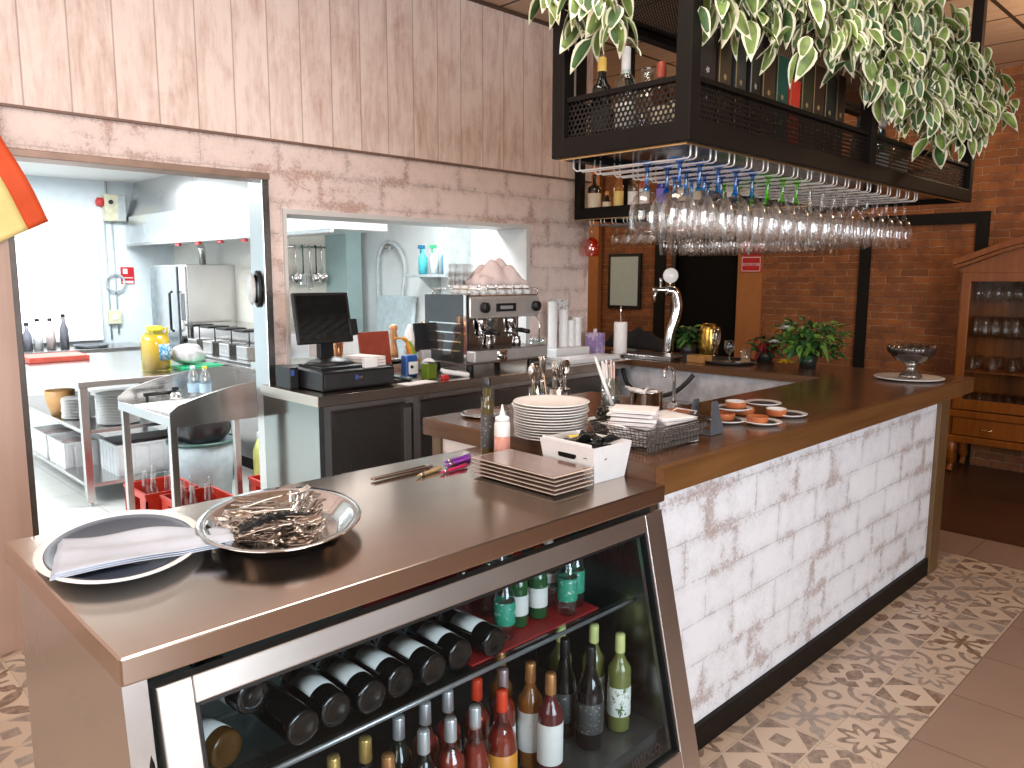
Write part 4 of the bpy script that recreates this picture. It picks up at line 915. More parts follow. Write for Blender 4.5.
fl.build('bowl', CUTG, gb); MB().lathe([(0, 0), (.06, 0), (.065, .006), (.058, .02), (.04, .035), (.03, .05), (.03, .07), (.045, .086), (0, .086)], 36).build('foot', mat('pewter_foot', (.3, .26, .24), .2, .8), gb)
# tray with glasses
o = thing('black_round_tray', 'black round waiter tray with glasses on the side bar', 'tray', (4.86, 2.79, BZ)); MB().lathe([(0, 0), (.17, 0), (.18, .004), (.185, .02), (.181, .02), (.175, .005), (0, .004)], 48).build('dish', BLKP, o)
MB().box(-.01, .01, 0, .001, 0, .001).build('x', BLKP, o) if False else None
q = dup(g_w, (4.86, 2.91, BZ+.0045), (0, 0, 0), 'tall clear wine glass standing at the left of the black tray'); q2 = dup(g_s, (4.86, 2.79, BZ+.0045), (0, 0, 0), 'short stemmed clear glass in the middle of the black tray')
o = thing('small_saucer', 'white saucer under the tumbler on the black tray', 'saucer', (4.88, 2.675, BZ+.0045)); MB().lathe([(0, 0), (.05, 0), (.068, .007), (.067, .009), (.045, .004), (0, .003)], 30).build('dish', PORCW, o)
o = thing('glass_tumbler', 'clear tumbler standing on the small saucer', 'glass', (4.88, 2.675, BZ+.0085)); MB().lathe([(0, 0), (.03, 0), (.034, .004), (.037, .1), (.035, .1), (.031, .008), (0, .007)], 26).build('wall', GLASSH, o); MB().lathe([(0, .0075), (.0305, .009), (.0315, .03), (0, .03)], 20).build('drink', mat('amber_drink', (.55, .3, .1), .2), o)
# beer tap
tp = thing('beer_tap', 'curved chrome beer tap column with round white medallion', 'beer tap', (4.93, 3.34, BZ), 0)
B0 = Vector((0, 0, 0))
b = MB().lathe([(0, 0), (.07, 0), (.072, .006), (.05, .014), (.04, .03)], 30); cur = [(0, 0, .02), (.003, -.003, .12), (.014, -.014, .2), (.032, -.032, .28), (.042, -.042, .36), (.036, -.036, .43), (.02, -.02, .48), (-.02, .02, .49)]
def smooth_pts(p, k=4):
    p = [Vector(q) for q in p]; out = []
    for i in range(len(p)-1):
        a, b_, c, d_ = p[max(0, i-1)], p[i], p[i+1], p[min(len(p)-1, i+2)]
        for j in range(k):
            t = j/k; out.append(.5*((2*b_)+(c-a)*t+(2*a-5*b_+4*c-d_)*t*t+(3*b_-a-3*c+d_)*t**3))
    return out+[p[-1]]
b.tube(smooth_pts(cur), .037, 20); b.build('column', CHROME, tp)
MB().lathe([(0, -.06), (.02, -.06), (.022, -.05), (.022, .05), (.02, .06), (0, .06)], 20, M=T(-.05, .05, .495, PI/2, 0, PI/4)).build('tap_head', CHROME, tp)
MB().tube([(-.07, .07, .49), (-.08, .08, .45), (-.08, .08, .40)], [.012, .011, .007], 12).build('spout', CHROME, tp)
MB().lathe([(0, 0), (.01, 0), (.008, .05), (.012, .07), (0, .075)], 14, M=T(-.05, .05, .51)).build('lever', CHROME, tp)
MB().lathe([(0, -.012), (.052, -.012), (.056, -.008), (.056, .008), (.052, .012), (0, .012)], 36, M=T(-.0, .0, .6, PI/2, 0, -PI/4)).build('medallion', mat('white_medallion', (.92, .92, .92), .2, var=.01), tp)
MB().lathe([(.0, 0), (.008, 0), (.008, .06), (0, .06)], 12, M=T(0, 0, .51)).build('medallion_stem', CHROME, tp)
# drip shelf, boxes, paper roll
o = thing('steel_drip_tray', 'low steel drip tray at the foot of the beer tap', 'tray', (4.72, 3.3, BZ)); MB().bbox(-.12, .12, -.2, .2, 0, .03, .004).build('pan', STY, o); MB().bbox(-.11, .11, -.19, .19, .0305, .034, .001).build('grille', mat('grille_dark', (.2, .19, .18), .3, .8), o)
o = thing('ashtray', 'small round steel ashtray beside the paper roll', 'ashtray', (4.8, 3.7, BZ)); MB().lathe([(0, 0), (.06, 0), (.065, .02), (.06, .022), (.05, .006), (0, .004)], 24).build('dish', CHROME, o)
o = thing('snack_box', 'golden brown open snack box near the foot of the beer tap', 'box', (4.74, 2.97, BZ), -.1); MB().bbox(-.05, .05, -.09, .09, 0, .05, .002).build('carton', mat('gold_brown_carton', (.4, .2, .06), .35), o); MB().bbox(-.052, .052, .05, .092, .001, .052, .002).build('end_flap', BLKP, o)
o = thing('paper_towel_holder', 'white paper roll on an upright chrome holder', 'paper roll', (4.68, 3.60, BZ)); MB().lathe([(0, 0), (.06, 0), (.06, .008), (0, .01)], 24).build('base', CHROME, o); MB().lathe([(0, .012), (.048, .012), (.05, .02), (.05, .25), (.048, .255), (0, .255)], 28).build('roll', PAPER, o); MB().tube([(0, 0, .25), (0, 0, .36), (.01, 0, .375)], .006, 8).build('rod', CHROME, o)
o = thing('gold_vase', 'golden ribbed vase behind the wine glass on the side bar', 'vase', (5.08, 3.09, BZ))
MB().lathe([(0, 0), (.05, 0)]+[(.055+.012*(i % 2)+.012*math.sin(i/10*PI), .01+.022*i) for i in range(11)]+[(.045, .25), (.04, .25), (0, .2)], 30).build('body', mat('shiny_gold', (.45, .27, .05), .22, .9, .3), o)
o = MB().grid(lambda u, v: Vector(((u-.5)*.14, (v-.5)*.62, .02+.14*math.sin(PI*u)**.6*math.sin(PI*v)**.5*(1+.25*math.sin(v*17)*math.sin(u*9+v*5)))), 18, 30, thick=.004).build('black_bag', mat('black_fabric', (.012, .012, .013), .8)); o.location = (5.12, 3.78, BZ); tag(o, 'slumped black bag lying behind the paper roll', 'bag')
# flowers on the side bar
LEAFG = mat('dark_green_leaf', (.03, .12, .03), .4, var=.3); LEAFL = mat('fresh_green_leaf', (.14, .3, .05), .4, var=.3)
def leaf(b, M, L=.06, W=.022, mi=0, edge=None, droop=.3):
    n = 6; rows = []
    for i in range(n+1):
        t = i/n; w = W*math.sin(PI*t**.8)**.9*(1-.25*t) if 0 < i < n else .0005; zz = -droop*L*t*t
        rows.append([Vector((x*w, L*t, zz+abs(x)*w*.35)) for x in (-1, -.66, 0, .66, 1)])
    vs = [[b.bm.verts.new(M @ p) for p in r_] for r_ in rows]
    for i in range(n):
        for j in range(4):
            f = b.bm.faces.new((vs[i][j], vs[i][j+1], vs[i+1][j+1], vs[i+1][j])); f.smooth = True
            f.material_index = (edge if edge is not None and (j in (0, 3) or i == n-1) else mi)
def bunch(name, lb, loc, n, R, H, seed, cat='plant', lm=(LEAFG, LEAFL), pot=True):
    q = random.Random(seed); o = thing(name, lb, cat, loc); b = MB(); st = MB()
    for i in range(n):
        a = q.uniform(0, 2*PI); e = q.uniform(.05, 1.0); r_ = R*math.sqrt(q.random()); z = H*q.uniform(.3, 1)
        p = Vector((r_*math.cos(a), r_*math.sin(a), z)); leaf(b, T(*p) @ Euler((q.uniform(-.7, .9), q.uniform(-.5, .5), a-PI/2)).to_matrix().to_4x4(), q.uniform(.06, .11), q.uniform(.014, .024), q.randint(0, 1))
        if i % 5 == 0: st.tube([(0, 0, .04), (p.x*.5, p.y*.5, z*.6), tuple(p)], .0025, 5)
    b.build('foliage', list(lm), o); st.build('stems', LEAFG, o)
    if pot: MB().lathe([(0, 0), (.05, 0), (.065, .08), (.06, .08), (0, .07)], 24).build('pot', mat('dark_pot', (.03, .03, .03), .4), o)
    return o
fo = bunch('flower_arrangement', 'green leafy arrangement with white and yellow flowers on the side bar', (5.02, 2.3, BZ), 230, .19, .3, 11)
def flower(b, c, r, mi, n=10):
    for l in range(3):
        for k in range(n): leaf(b, T(*c) @ Euler((.4+.35*l, 0, 2*PI*k/n+l*.3)).to_matrix().to_4x4(), r*(1-.2*l), r*.35, mi)
for nm, c, r_, m in (('white_flower', (-.14, .09, .25), .06, PORCW), ('white_flower', (-.16, .16, .16), .045, PORCW), ('green_flower', (-.1, -.09, .2), .06, mat('lime_petal', (.4, .62, .12), .5)), ('yellow_flower', (-.17, .07, .03), .06, mat('yellow_petal', (.8, .55, .03), .5))):
    b = MB(); flower(b, c, r_, 0, 12 if 'white' in nm else 9); b.build(nm, m, fo)
bunch('red_flower_pot', 'small pot of dark red flowers behind the tumbler', (5.12, 2.66, BZ), 70, .07, .17, 12, lm=(mat('dark_red_petal', (.2, .01, .015), .5), LEAFG))
bunch('green_plant', 'small upright green plant right behind the beer tap', (5.1, 3.28, BZ), 60, .05, .22, 13)
delete(g_c); 
# black hose and fittings under the side bar
o = MB().tube(smooth_pts([(4.52, 3.45, 1.03), (4.5, 3.38, .92), (4.48, 3.2, .86), (4.48, 3.0, .9), (4.5, 2.9, .98), (4.53, 2.86, 1.04)], 6), .016, 12).build('black_hose', mat('black_rubber', (.02, .02, .02), .5)); tag(o, 'black hose looping under the wooden side bar', 'hose')
o = thing('bar_faucet', 'slim chrome swan neck faucet under the side bar edge', 'faucet', (4.3, 2.86, .85)); MB().lathe([(0, 0), (.03, 0), (.03, .02), (.02, .03)], 20).build('base', CHROME, o); MB().tube(smooth_pts([(0, 0, .02), (0, 0, .2), (-.04, 0, .26), (-.1, 0, .25), (-.12, 0, .2)]), .011, 12).build('spout', CHROME, o)
o = thing('sink_unit', 'stainless under bar sink unit behind the napkins', 'sink', (0, 0, 0)); MB().bbox(3.6, 4.55, 2.35, 3.3, .8, .85, .004).build('worktop', STX, o); MB().box(3.65, 4.5, 2.4, 3.25, .001, .8).build('body', STZ, o)
# ================================================================ ON THE BACK COUNTER
KZ = 1.1005
o = thing('cash_drawer', 'black steel cash drawer box at the near end of the back counter', 'cash drawer', (2.305, 3.72, KZ))
MB().bbox(-.225, .225, -.22, .24, .004, .1, .003).build('case', BLKP, o)
dd = MB().bbox(-.215, .215, -.226, -.22, .014, .088, .002).build('drawer_front', mat('black_satin', (.03, .03, .033), .35), o)
MB().bbox(-.015, .015, -.23, -.226, .05, .07, .001).build('lock_plate', CHROME, dd); MB().bbox(-.03, -.012, -.2285, -.226, .05, .075, .001).build('round_sticker', mat('blue_sticker', (.05, .1, .4), .4), dd)
MB().bbox(-.3, -.235, -.15, .05, .002, .115, .004).build('side_case', BLKP, o) if False else None
o = thing('receipt_printer', 'small black device with blue sticker beside the cash drawer', 'printer', (2.045, 3.80, KZ)); MB().bbox(-.025, .025, -.08, .08, .0, .115, .004).build('case', BLKP, o); MB().bbox(-.02, .0, -.0815, -.08, .07, .1, .001).build('sticker', mat('blue_sticker', (.05, .1, .4), .4), o)
po = thing('pos_terminal', 'black touchscreen till with tilted dark screen on the cash drawer', 'till', (2.27, 3.74, KZ+.1005))
b = MB(); b.prism([(-.15, -.17), (.15, -.17), (.12, .12), (-.12, .12)], 0, .014); b.lathe([(.0, .014), (.14, .014), (.11, .035), (.05, .05), (0, .052)], 30, sy=.9, sx=1); b.build('base', BLKP, po)
MB().bbox(-.045, .045, .02, .06, .03, .22, .006).build('stand', BLKP, po)
SM = T(-.05, -.03, .255, -.2, 0, .0)
fr_ = MB().bbox(-.17, .17, -.012, .012, -.125, .15, .008, M=SM).build('screen_housing', BLKP, po); MB().box(-.152, .152, -.0128, -.0118, -.108, .134, M=SM).build('screen', mat('black_screen', (.01, .01, .01), .06, Coat_Weight=.3), fr_)
MB().bbox(.15, .2, -.02, .04, -.09, .0, .004, M=SM).build('card_reader', BLKP, po)
o = MB().bbox(-.02, .02, -.015, .015, 0, .05, .002).build('small_white_box', WHT); o.location = (2.385, 3.55, KZ+.1005); tag(o, 'small white box standing left of the stacked notebooks', 'box', 'pair of small white boxes on the cash drawer')
o2 = o.copy(); COL.objects.link(o2); o2.location = (2.425, 3.55, KZ+.1005); tag(o2, 'small white box touching the notebooks, right one of the pair')
for i, (c, lb) in enumerate((((.6, .52, .45), 'lowest beige notebook on the cash drawer'), ((.68, .6, .53), 'middle notebook of the stack on the cash drawer'), ((.72, .62, .55), 'topmost beige notebook on the cash drawer'))):
    o = thing('notebook', lb, 'notebook', (2.47, 3.68+.004*i, KZ+.1005+.0165*i), .1+.05*i, 'notebooks on the cash drawer'); MB().bbox(-.06, .06, -.1, .1, 0, .002, .0008).bbox(-.06, .06, -.1, .1, .014, .016, .0008).build('cover', mat('notebook_cover_%d' % i, c, .6), o); MB().box(-.057, .058, -.097, .097, .002, .014).build('pages', PAPER, o)
def kthing(name, lb, cat, loc, parts, rz=0, grp=None):
    o = thing(name, lb, cat, loc, rz, grp)
    for pn, mb, m in parts: mb.build(pn, m, o)
    return o
kthing('red_folder', 'dark red folder standing upright behind the notebooks', 'folder', (2.72, 3.93, KZ), [('cover', MB().bbox(-.12, .1, -.006, .006, 0, .2, .002, M=T(0, 0, .06, -.15)), mat('dark_red_card', (.3, .05, .025), .5)), ('stand', MB().bbox(-.09, .09, -.035, .035, 0, .06, .004), BLKP)])
kthing('green_tin', 'olive green square tin on the back counter', 'tin', (2.82, 3.56, KZ), [('body', MB().bbox(-.035, .035, -.03, .03, 0, .09, .004), mat('olive_green_tin', (.17, .27, .03), .3, .3)), ('lid_rim', MB().bbox(-.036, .036, -.031, .031, .09, .094, .001), CHROME)], .1)
kthing('blue_device', 'blue plastic device with white face leaning behind the green tin', 'telephone', (2.80, 3.72, KZ), [('case', MB().bbox(-.045, .045, -.03, .03, 0, .13, .015), mat('royal_blue_plastic', (.02, .09, .33), .35)), ('face_plate', MB().bbox(-.025, .04, -.036, -.03, .015, .09, .003), WHT), ('dial', MB().cyl((0, 0, 0), .01, .004, 16, M=T(-.005, -.036, .06, PI/2)), BLKP)], -.1)
kthing('card_terminal', 'white and black card payment terminal lying on the counter edge', 'card terminal', (2.99, 3.53, KZ), [('body', MB().bbox(-.04, .04, -.085, .085, 0, .03, .012, M=T(0, 0, .008, .18)), WHT), ('screen', MB().bbox(-.03, .03, -.01, .07, .0, .002, .0008, M=T(0, 0, .0385, .18)), BLKP), ('keypad', MB().bbox(-.028, .028, -.07, -.02, 0, .002, .0008, M=T(0, 0, .0385, .18)), mat('grey_keys', (.25, .25, .27), .5))], 1.1)
kthing('mobile_phone', 'dark mobile phone propped on a stand beside the cash drawer', 'phone', (2.62, 3.57, KZ), [('body', MB().bbox(-.04, .04, -.07, .07, .0, .012, .004, M=T(0, 0, .018, .15)), BLKP), ('screen', MB().box(-.036, .036, -.064, .064, .0121, .0128, M=T(0, 0, .018, .15)), mat('teal_screen', (.12, .2, .2), .1)), ('stand', MB().bbox(-.045, .045, -.06, .06, 0, .008, .002), BLKP)], .8)
kthing('red_stamp', 'small red stamp pad in front of the green tin', 'stamp', (2.865, 3.47, KZ), [('body', MB().bbox(-.022, .022, -.015, .015, 0, .026, .004), mat('bright_red_plastic', (.65, .04, .04), .35))])
kthing('paper_sheet', 'white paper sheet on the back counter under the small items', 'paper', (2.66, 3.46, KZ), [('sheet', MB().bbox(-.11, .11, -.05, .05, 0, .002, .0005), PAPER)], .1)
kthing('tape_dispenser', 'white round tape roll standing on edge beside the green tin', 'tape', (2.93, 3.70, KZ), [('roll', MB().lathe([(.018, -.012), (.05, -.012), (.05, .012), (.018, .012), (.018, -.012)], 28, M=T(0, 0, .05, 0, PI/2, .4)), WHT), ('holder', MB().bbox(-.04, .04, -.03, .03, 0, .02, .006), BLKP)])
kthing('plush_ornament', 'orange and yellow plush fish shaped ornament on the counter', 'ornament', (2.88, 3.84, KZ), [('body', MB().tube(smooth_pts([(-.1, 0, .22), (-.03, 0, .215), (.01, 0, .17), (.04, 0, .1), (.08, 0, .06)]), [.006]*4+[.012]*4+[.026]*4+[.02]*4+[.004], 12), mat('orange_plush', (.75, .3, .03), .6)), ('band', MB().tube([(.0, -.022, .2), (.03, -.024, .12), (.05, -.022, .08)], .008, 8), mat('green_band', (.15, .35, .05), .6)), ('stand', MB().lathe([(0, 0), (.045, 0), (.04, .05), (.03, .11), (0, .11)], 16), mat('brown_wood_cup', (.2, .12, .07), .5))])
kthing('black_display', 'small black tablet display standing left of the coffee machine', 'display', (3.06, 3.9, KZ), [('panel', MB().bbox(-.07, .07, -.006, .006, .12, .3, .004, M=T(rx=-.1)), BLKP), ('stand', MB().bbox(-.04, .04, -.03, .03, 0, .13, .006), mat('grey_pull', (.55, .56, .57), .3))])
kthing('white_cleanser_bottle', 'white conical spray bottle behind the orange ornament', 'bottle', (2.98, 3.95, KZ+.001), [('body', MB().lathe([(0, 0), (.035, 0), (.036, .2), (.03, .24), (.008, .29), (0, .29)], 20), WHT)])
def shaker(x, lb, h, z=1.1755, y=4.15): return kthing('cocktail_shaker', lb, 'shaker', (x, y, z), [('body', MB().lathe([(0, 0), (.032, 0), (.036, h*.5), (.044, h), (.041, h), (.033, h*.5), (.03, .004), (0, .004)], 24), mat('copper_metal', (.72, .38, .2), .2, .9))], 0, 'copper bar tools on the hatch sill')
shaker(2.58, 'single copper shaker standing behind the till screen', .24); shaker(3.28, 'copper shaker, left one of the pair behind the ornament', .21); shaker(3.375, 'copper shaker, right one of the pair behind the ornament', .215)
kthing('pepper_mill', 'turned copper coloured pepper mill on the hatch sill', 'pepper mill', (3.0, 4.15, 1.1755), [('body', MB().lathe([(0, 0), (.032, 0), (.03, .03), (.018, .1), (.028, .13), (.02, .16), (.03, .175), (.028, .2), (0, .205)], 24), mat('copper_wood', (.6, .3, .14), .3, .3))])
kthing('steel_cup', 'steel cup on the hatch sill right of the till screen', 'cup', (2.79, 4.15, 1.1755), [('body', MB().lathe([(0, 0), (.028, 0), (.036, .13), (.033, .13), (.026, .005), (0, .005)], 24), STX)])
kthing('blue_tipped_jar', 'glass jar of blue topped bar sticks on the hatch sill', 'jar', (3.16, 4.12, 1.1755), [('jar', MB().lathe([(0, 0), (.03, 0), (.032, .1), (.03, .1), (.028, .005), (0, .005)], 20), CLR), ('sticks', MB().tube([(0, 0, .01), (.01, 0, .16)], .004, 6).tube([(0, .01, .01), (-.015, .01, .15)], .004, 6), WHT), ('tips', MB().lathe([(0, 0), (.012, .01), (0, .03)], 8, (.012, 0, .15)).lathe([(0, 0), (.012, .01), (0, .03)], 8, (-.018, .01, .14)), mat('blue_tip', (.03, .2, .6), .4))])
# espresso machine
LST = mat('satin_light_steel', (.72, .71, .7), .35, .7, .04)
em = thing('espresso_machine', 'two group steel espresso machine with dark slatted side panel', 'coffee machine', (3.42, 3.70, KZ)); em.scale = (1, 1, 1.12)
MB().bbox(-.33, .3, -.17, .22, .05, .1, .004).build('lower_body', STX, em)
MB().bbox(-.28, .28, .0, .21, .1, .42, .006).build('back_body', STX, em)
MB().bbox(-.31, .3, -.17, .2, .3, .42, .012).build('head', LST, em)
sp = MB().bbox(-.335, -.312, -.17, .23, .06, .43, .004).build('side_panel', mat('dark_side_panel', (.03, .03, .03), .12, Coat_Weight=.5), em)
b = MB(); 
for k in range(4): b.bbox(-.338, -.335, -.12, .18, .12+.05*k, .128+.05*k, .001)
b.build('side_rib', CHROME, sp); MB().bbox(-.34, -.33, -.175, -.15, .06, .43, .003).build('side_rail', CHROME, sp)
MB().bbox(-.33, .31, -.24, -.02, .07, .13, .006).build('drip_tray', LST, em); MB().box(-.3, .28, -.23, -.03, .1305, .133).build('drip_grille', mat('grille_dark', (.2, .19, .18), .3, .8), em)
MB().lathe([(0, 0), (.06, 0), (.06, .06), (0, .06)], 30, M=T(-.1, -.2, .068)).build('round_badge', CHROME, em)
for i, x in enumerate((-.16, .1)):
    MB().lathe([(0, 0), (.032, 0), (.034, .02), (.045, .03), (.045, .07), (.038, .1), (0, .1)], 28, M=T(x, -.1, .215)).build('group_head', CHROME, em)
    pf = MB().tube([(x, -.12, .225), (x, -.2, .228), (x, -.27, .222)], [.01, .014, .013], 12).build('portafilter_handle', BLKP, em)
    MB().lathe([(0, 0), (.036, 0), (.036, .025), (0, .025)], 24, M=T(x, -.1, .205)).tube([(x-.01, -.1, .205), (x-.014, -.1, .18)], .006, 8).tube([(x+.01, -.1, .205), (x+.014, -.1, .18)], .006, 8).build('filter_basket', CHROME, em)
for x in (-.25, .2): MB().lathe([(0, 0), (.026, .0), (.03, .01), (.028, .04), (0, .044)], 20, M=T(x+.05, -.17, .36, PI/2)).build('steam_knob', BLKP, em)
for x in (-.26, .26): MB().tube([(x, -.18, .3), (x, -.21, .26), (x+.005, -.205, .15)], .0055, 8).build('steam_wand', CHROME, em)
MB().bbox(-.09, .08, -.178, -.17, .335, .38, .003).build('control_display', BLKP, em); MB().bbox(-.06, .05, -.1795, -.178, .348, .367, .0005).build('display_text', mat('grey_display', (.3, .3, .32), .3), em)
MB().bbox(-.3, .29, -.16, .19, .42, .428, .002).build('cup_tray', CHROME, em)
rl = MB().tube([(-.3, -.16, .46), (.29, -.16, .46), (.29, .19, .46), (-.3, .19, .46)], .004, 8, closed=True)
for x, y in ((-.3, -.16), (.29, -.16), (.29, .19), (-.3, .19)): rl.tube([(x, y, .425), (x, y, .46)], .004, 8)
rl.build('cup_rail', CHROME, em)
for x in (-.28, .25):
    for y in (-.14, .18): MB().cyl((x, y, 0), .022, .05, 14).build('foot', BLKP, em)
kthing('milk_jug', 'polished steel milk jug standing under the left group', 'jug', (3.29, 3.56, KZ+.150), [('body', MB().lathe([(0, 0), (.035, 0), (.038, .03), (.03, .075), (.034, .09), (.031, .09), (.027, .075), (.034, .03), (0, .005)], 24), CHROME), ('handle', MB().tube([(.03, 0, .08), (.06, 0, .07), (.055, 0, .03), (.036, 0, .025)], .004, 8), CHROME)])
kthing('milk_jug', 'small steel jug standing under the right group', 'jug', (3.55, 3.57, KZ+.150), [('body', MB().lathe([(0, 0), (.028, 0), (.03, .025), (.024, .05), (.027, .06), (.024, .06), (.022, .05), (0, .005)], 24), CHROME)])
# cups and cloth on top of the machine
q = random.Random(5); CUPZ = KZ+.4285*1.12
for i in range(20):
    o = MB().lathe([(0, 0), (.02, 0), (.022, .002), (.033, .028), (.036, .055), (.0335, .055), (.03, .028), (.019, .004), (0, .004)], 18).tube([(.034, 0, .045), (.05, 0, .04), (.048, 0, .02), (.03, 0, .018)], .0035, 6).build('coffee_cup', PORCW)
    o.location = (3.19+.075*(i % 7), 3.58+.08*(i//7), CUPZ+.0555); o.rotation_euler = (PI, 0, q.uniform(0, 6)); tag(o, 'white coffee cup upside down on top of the espresso machine', 'cup', 'coffee cups on the espresso machine')
for i in range(3):
    for k in range(3):
        o = thing('water_glass', 'clear glass of the stacks at the left top of the coffee machine', 'glass', (3.20+.07*i, 3.79, CUPZ+.0005+.052*k), 0, 'glasses stacked on the espresso machine'); MB().lathe([(0, 0), (.025, 0), (.03, .085), (.0285, .085), (.024, .004), (0, .004)], 18).build('wall', GLASSH, o)
def heap(u, v): return Vector(((u-.5)*.42+.03, (v-.5)*.2, .0+.13*(math.sin(PI*u)**.5)*(math.sin(PI*v)**.5)*(1+.22*math.sin(u*19+v*4)+.18*math.sin(v*15+u*8)) if 0 < u < 1 and 0 < v < 1 else 0))
o = MB().grid(heap, 44, 26, thick=.003).build('tea_towel', mat('pale_pink_cloth', (.8, .66, .64), .85, var=.05)); o.location = (3.48, 3.72, CUPZ+.057); tag(o, 'crumpled pale pink cloth heaped on the cups of the coffee machine', 'cloth')
# right of machine
kthing('coffee_jar', 'glass jar of dark coffee beans right of the espresso machine', 'jar', (3.90, 3.72, KZ), [('glass', MB().lathe([(0, 0), (.065, 0), (.07, .01), (.07, .12), (.055, .15), (.052, .15), (.065, .118), (.065, .012), (0, .008)], 28), CLR), ('beans', MB().lathe([(0, .009), (.063, .012), (.063, .085), (0, .09)], 24), mat('coffee_beans', (.04, .02, .012), .5, bump=.8, bscale=120)), ('lid', MB().lathe([(0, .15), (.06, .15), (.062, .165), (0, .175)], 24), thin_glass('lid_glass', (.8, .88, .9), .2, .5))])
kthing('cutting_board', 'white cutting board lying at the right end of the back counter', 'board', (4.2, 3.56, KZ), [('board', MB().bbox(-.28, .3, -.1, .1, 0, .03, .004), WHT)])
cd = thing('cup_dispenser', 'white caddy of stacked paper cups and lids against the block wall', 'dispenser', (4.33, 3.86, KZ)); MB().bbox(-.17, .2, -.09, .09, 0, .07, .006).build('tray', WHT, cd)
for i, (x, h) in enumerate(((-.12, .34), (.0, .29), (.08, .2), (.15, .22))):
    o = thing('paper_cup_stack', ['tallest white paper cup stack at the left of the caddy', 'second paper cup stack from the left in the caddy', 'short narrow stack in the middle right of the caddy', 'rightmost paper cup stack in the caddy'][i], 'paper cups', (4.33+x, 3.86, KZ+.0705), 0, 'paper cup stacks in the white caddy')
    pr_ = [(0, 0)]
    for k in range(int(h/.02)): pr_ += [(.034, .02*k), (.037, .02*k+.016), (.034, .02*k+.019)]
    MB().lathe(pr_+[(0, h)], 22).build('cups', WHT, o)
kthing('notice_card', 'printed white card leaning on the block wall above the paper cups', 'card', (4.42, 3.967, KZ+.001), [('card', MB().bbox(-.11, .1, -.003, .003, .22, .42, .001, M=T(rx=-.05)), printed('card_print', (.8, .8, .8), (.2, .2, .22), 40, 60, .55)), ('stand', MB().bbox(-.02, .02, -.01, .01, .0, .23, .002), WHT)])
kthing('tissue_box', 'purple and white cardboard box on the side bar beside the wall end', 'box', (4.70, 3.86, BZ), [('carton', MB().bbox(-.05, .05, -.06, .06, 0, .16, .003), printed('purple_print', (.42, .3, .62), (.75, .6, .8), 12, 12, .5)), ('tongue', MB().bbox(-.02, .02, -.002, .002, .16, .19, .001), WHT)])
# framed mirror and sign on the far wall
kthing('framed_mirror', 'black framed picture with pale blank glass on the brick wall', 'picture', (7.87, 5.995, 1.63), [('frame', MB().bbox(-.03, -.001, -.25, .25, -.34, .34, .005), BLKP), ('pane', MB().box(-.033, -.0305, -.21, .21, -.3, .3), mat('pale_pane', (.55, .68, .68), .12, var=.02))])
sg = thing('extinguisher_sign', 'red fire extinguisher sign on the orange wall strip beside the door opening', 'sign', (7.839, 4.28, 1.90)); MB().bbox(-.006, 0, -.12, .12, -.16, .16, .002).build('panel', mat('sign_red', (.55, .02, .03), .4), sg)
b = MB(); b.box(-.008, -.006, -.11, .11, -.005, .003); b.box(-.008, -.006, -.11, -.104, -.15, -.005); b.box(-.008, -.006, .104, .11, -.15, -.005); b.box(-.008, -.006, -.11, .11, -.15, -.144); b.box(-.008, -.006, .02, .05, .03, .11); b.prism([(-.08, 0), (-.03, .03), (-.03, .01), (0, .01), (0, -.01), (-.03, -.01), (-.03, -.03)], 0, .002, M=T(-.006, 0, .07, PI/2, 0, -PI/2)); b.build('printed_border', WHT, sg)
text('lettering', 'EXTINTOR', .041, WHT, sg, T(-.007, 0, -.078, PI/2, 0, -PI/2))

# ================================================================ CABINET, FLAG
cb = thing('display_cabinet', 'tall carved wooden glass fronted cabinet holding glasses against the brick wall', 'cabinet', (7.4, 0, 0))
YA, YB = 2.1, .75
b = MB(); b.bbox(.021, .439, YB, YB+.05, .345, 1.735, .004); b.bbox(.021, .439, YA-.05, YA, .345, 1.735, .004); b.bbox(.41, .44, YB+.05, YA-.05, .3, 1.84, .003); b.bbox(-.01, .44, YB-.02, YA+.02, .5, .56, .006); b.bbox(-.02, .44, YB-.03, YA+.03, .28, .34, .008)
b.build('carcass', WOODC, cb)
arc = [(YA+.06, 1.80)]+[(YA+.06-(YA-YB+.12)*i/24, 1.84+.22*math.sin(PI*i/24)**1.5) for i in range(25)]+[(YB-.06, 1.80)]
arc2 = arc+[(YB, 1.72)]+[(YB+(YA-YB)*i/20, 1.72+.14*math.sin(PI*i/20)) for i in range(1, 20)]+[(YA, 1.72)]
def arched(y0, y1, top, bot, dep0, dep1, b, k=24):
    for i in range(k):
        a, c = i/k, (i+1)/k; yA, yB = y0+(y1-y0)*a, y0+(y1-y0)*c
        vs = [b.bm.verts.new(p) for p in [(dep0, yA, bot(a)), (dep0, yB, bot(c)), (dep0, yB, top(c)), (dep0, yA, top(a)), (dep1, yA, bot(a)), (dep1, yB, bot(c)), (dep1, yB, top(c)), (dep1, yA, top(a))]]
        for qd in ((0, 1, 2, 3), (7, 6, 5, 4), (3, 2, 6, 7), (1, 0, 4, 5), (0, 3, 7, 4), (2, 1, 5, 6)): b.bm.faces.new([vs[j] for j in qd])
b = MB(); arched(YB-.05, YA+.05, lambda t: 1.85+.2*math.sin(PI*t)**1.2, lambda t: 1.80+.2*math.sin(PI*t)**1.2, -.05, .44, b); arched(YB-.03, YA+.03, lambda t: 1.80+.2*math.sin(PI*t)**1.2, lambda t: 1.77+.2*math.sin(PI*t)**1.2, -.03, .44, b); arched(YB, YA, lambda t: 1.775+.2*math.sin(PI*t)**1.2, lambda t: 1.735, -.0, .44, b); b.build('crown', WOODC, cb)
ym = (YA+YB)/2
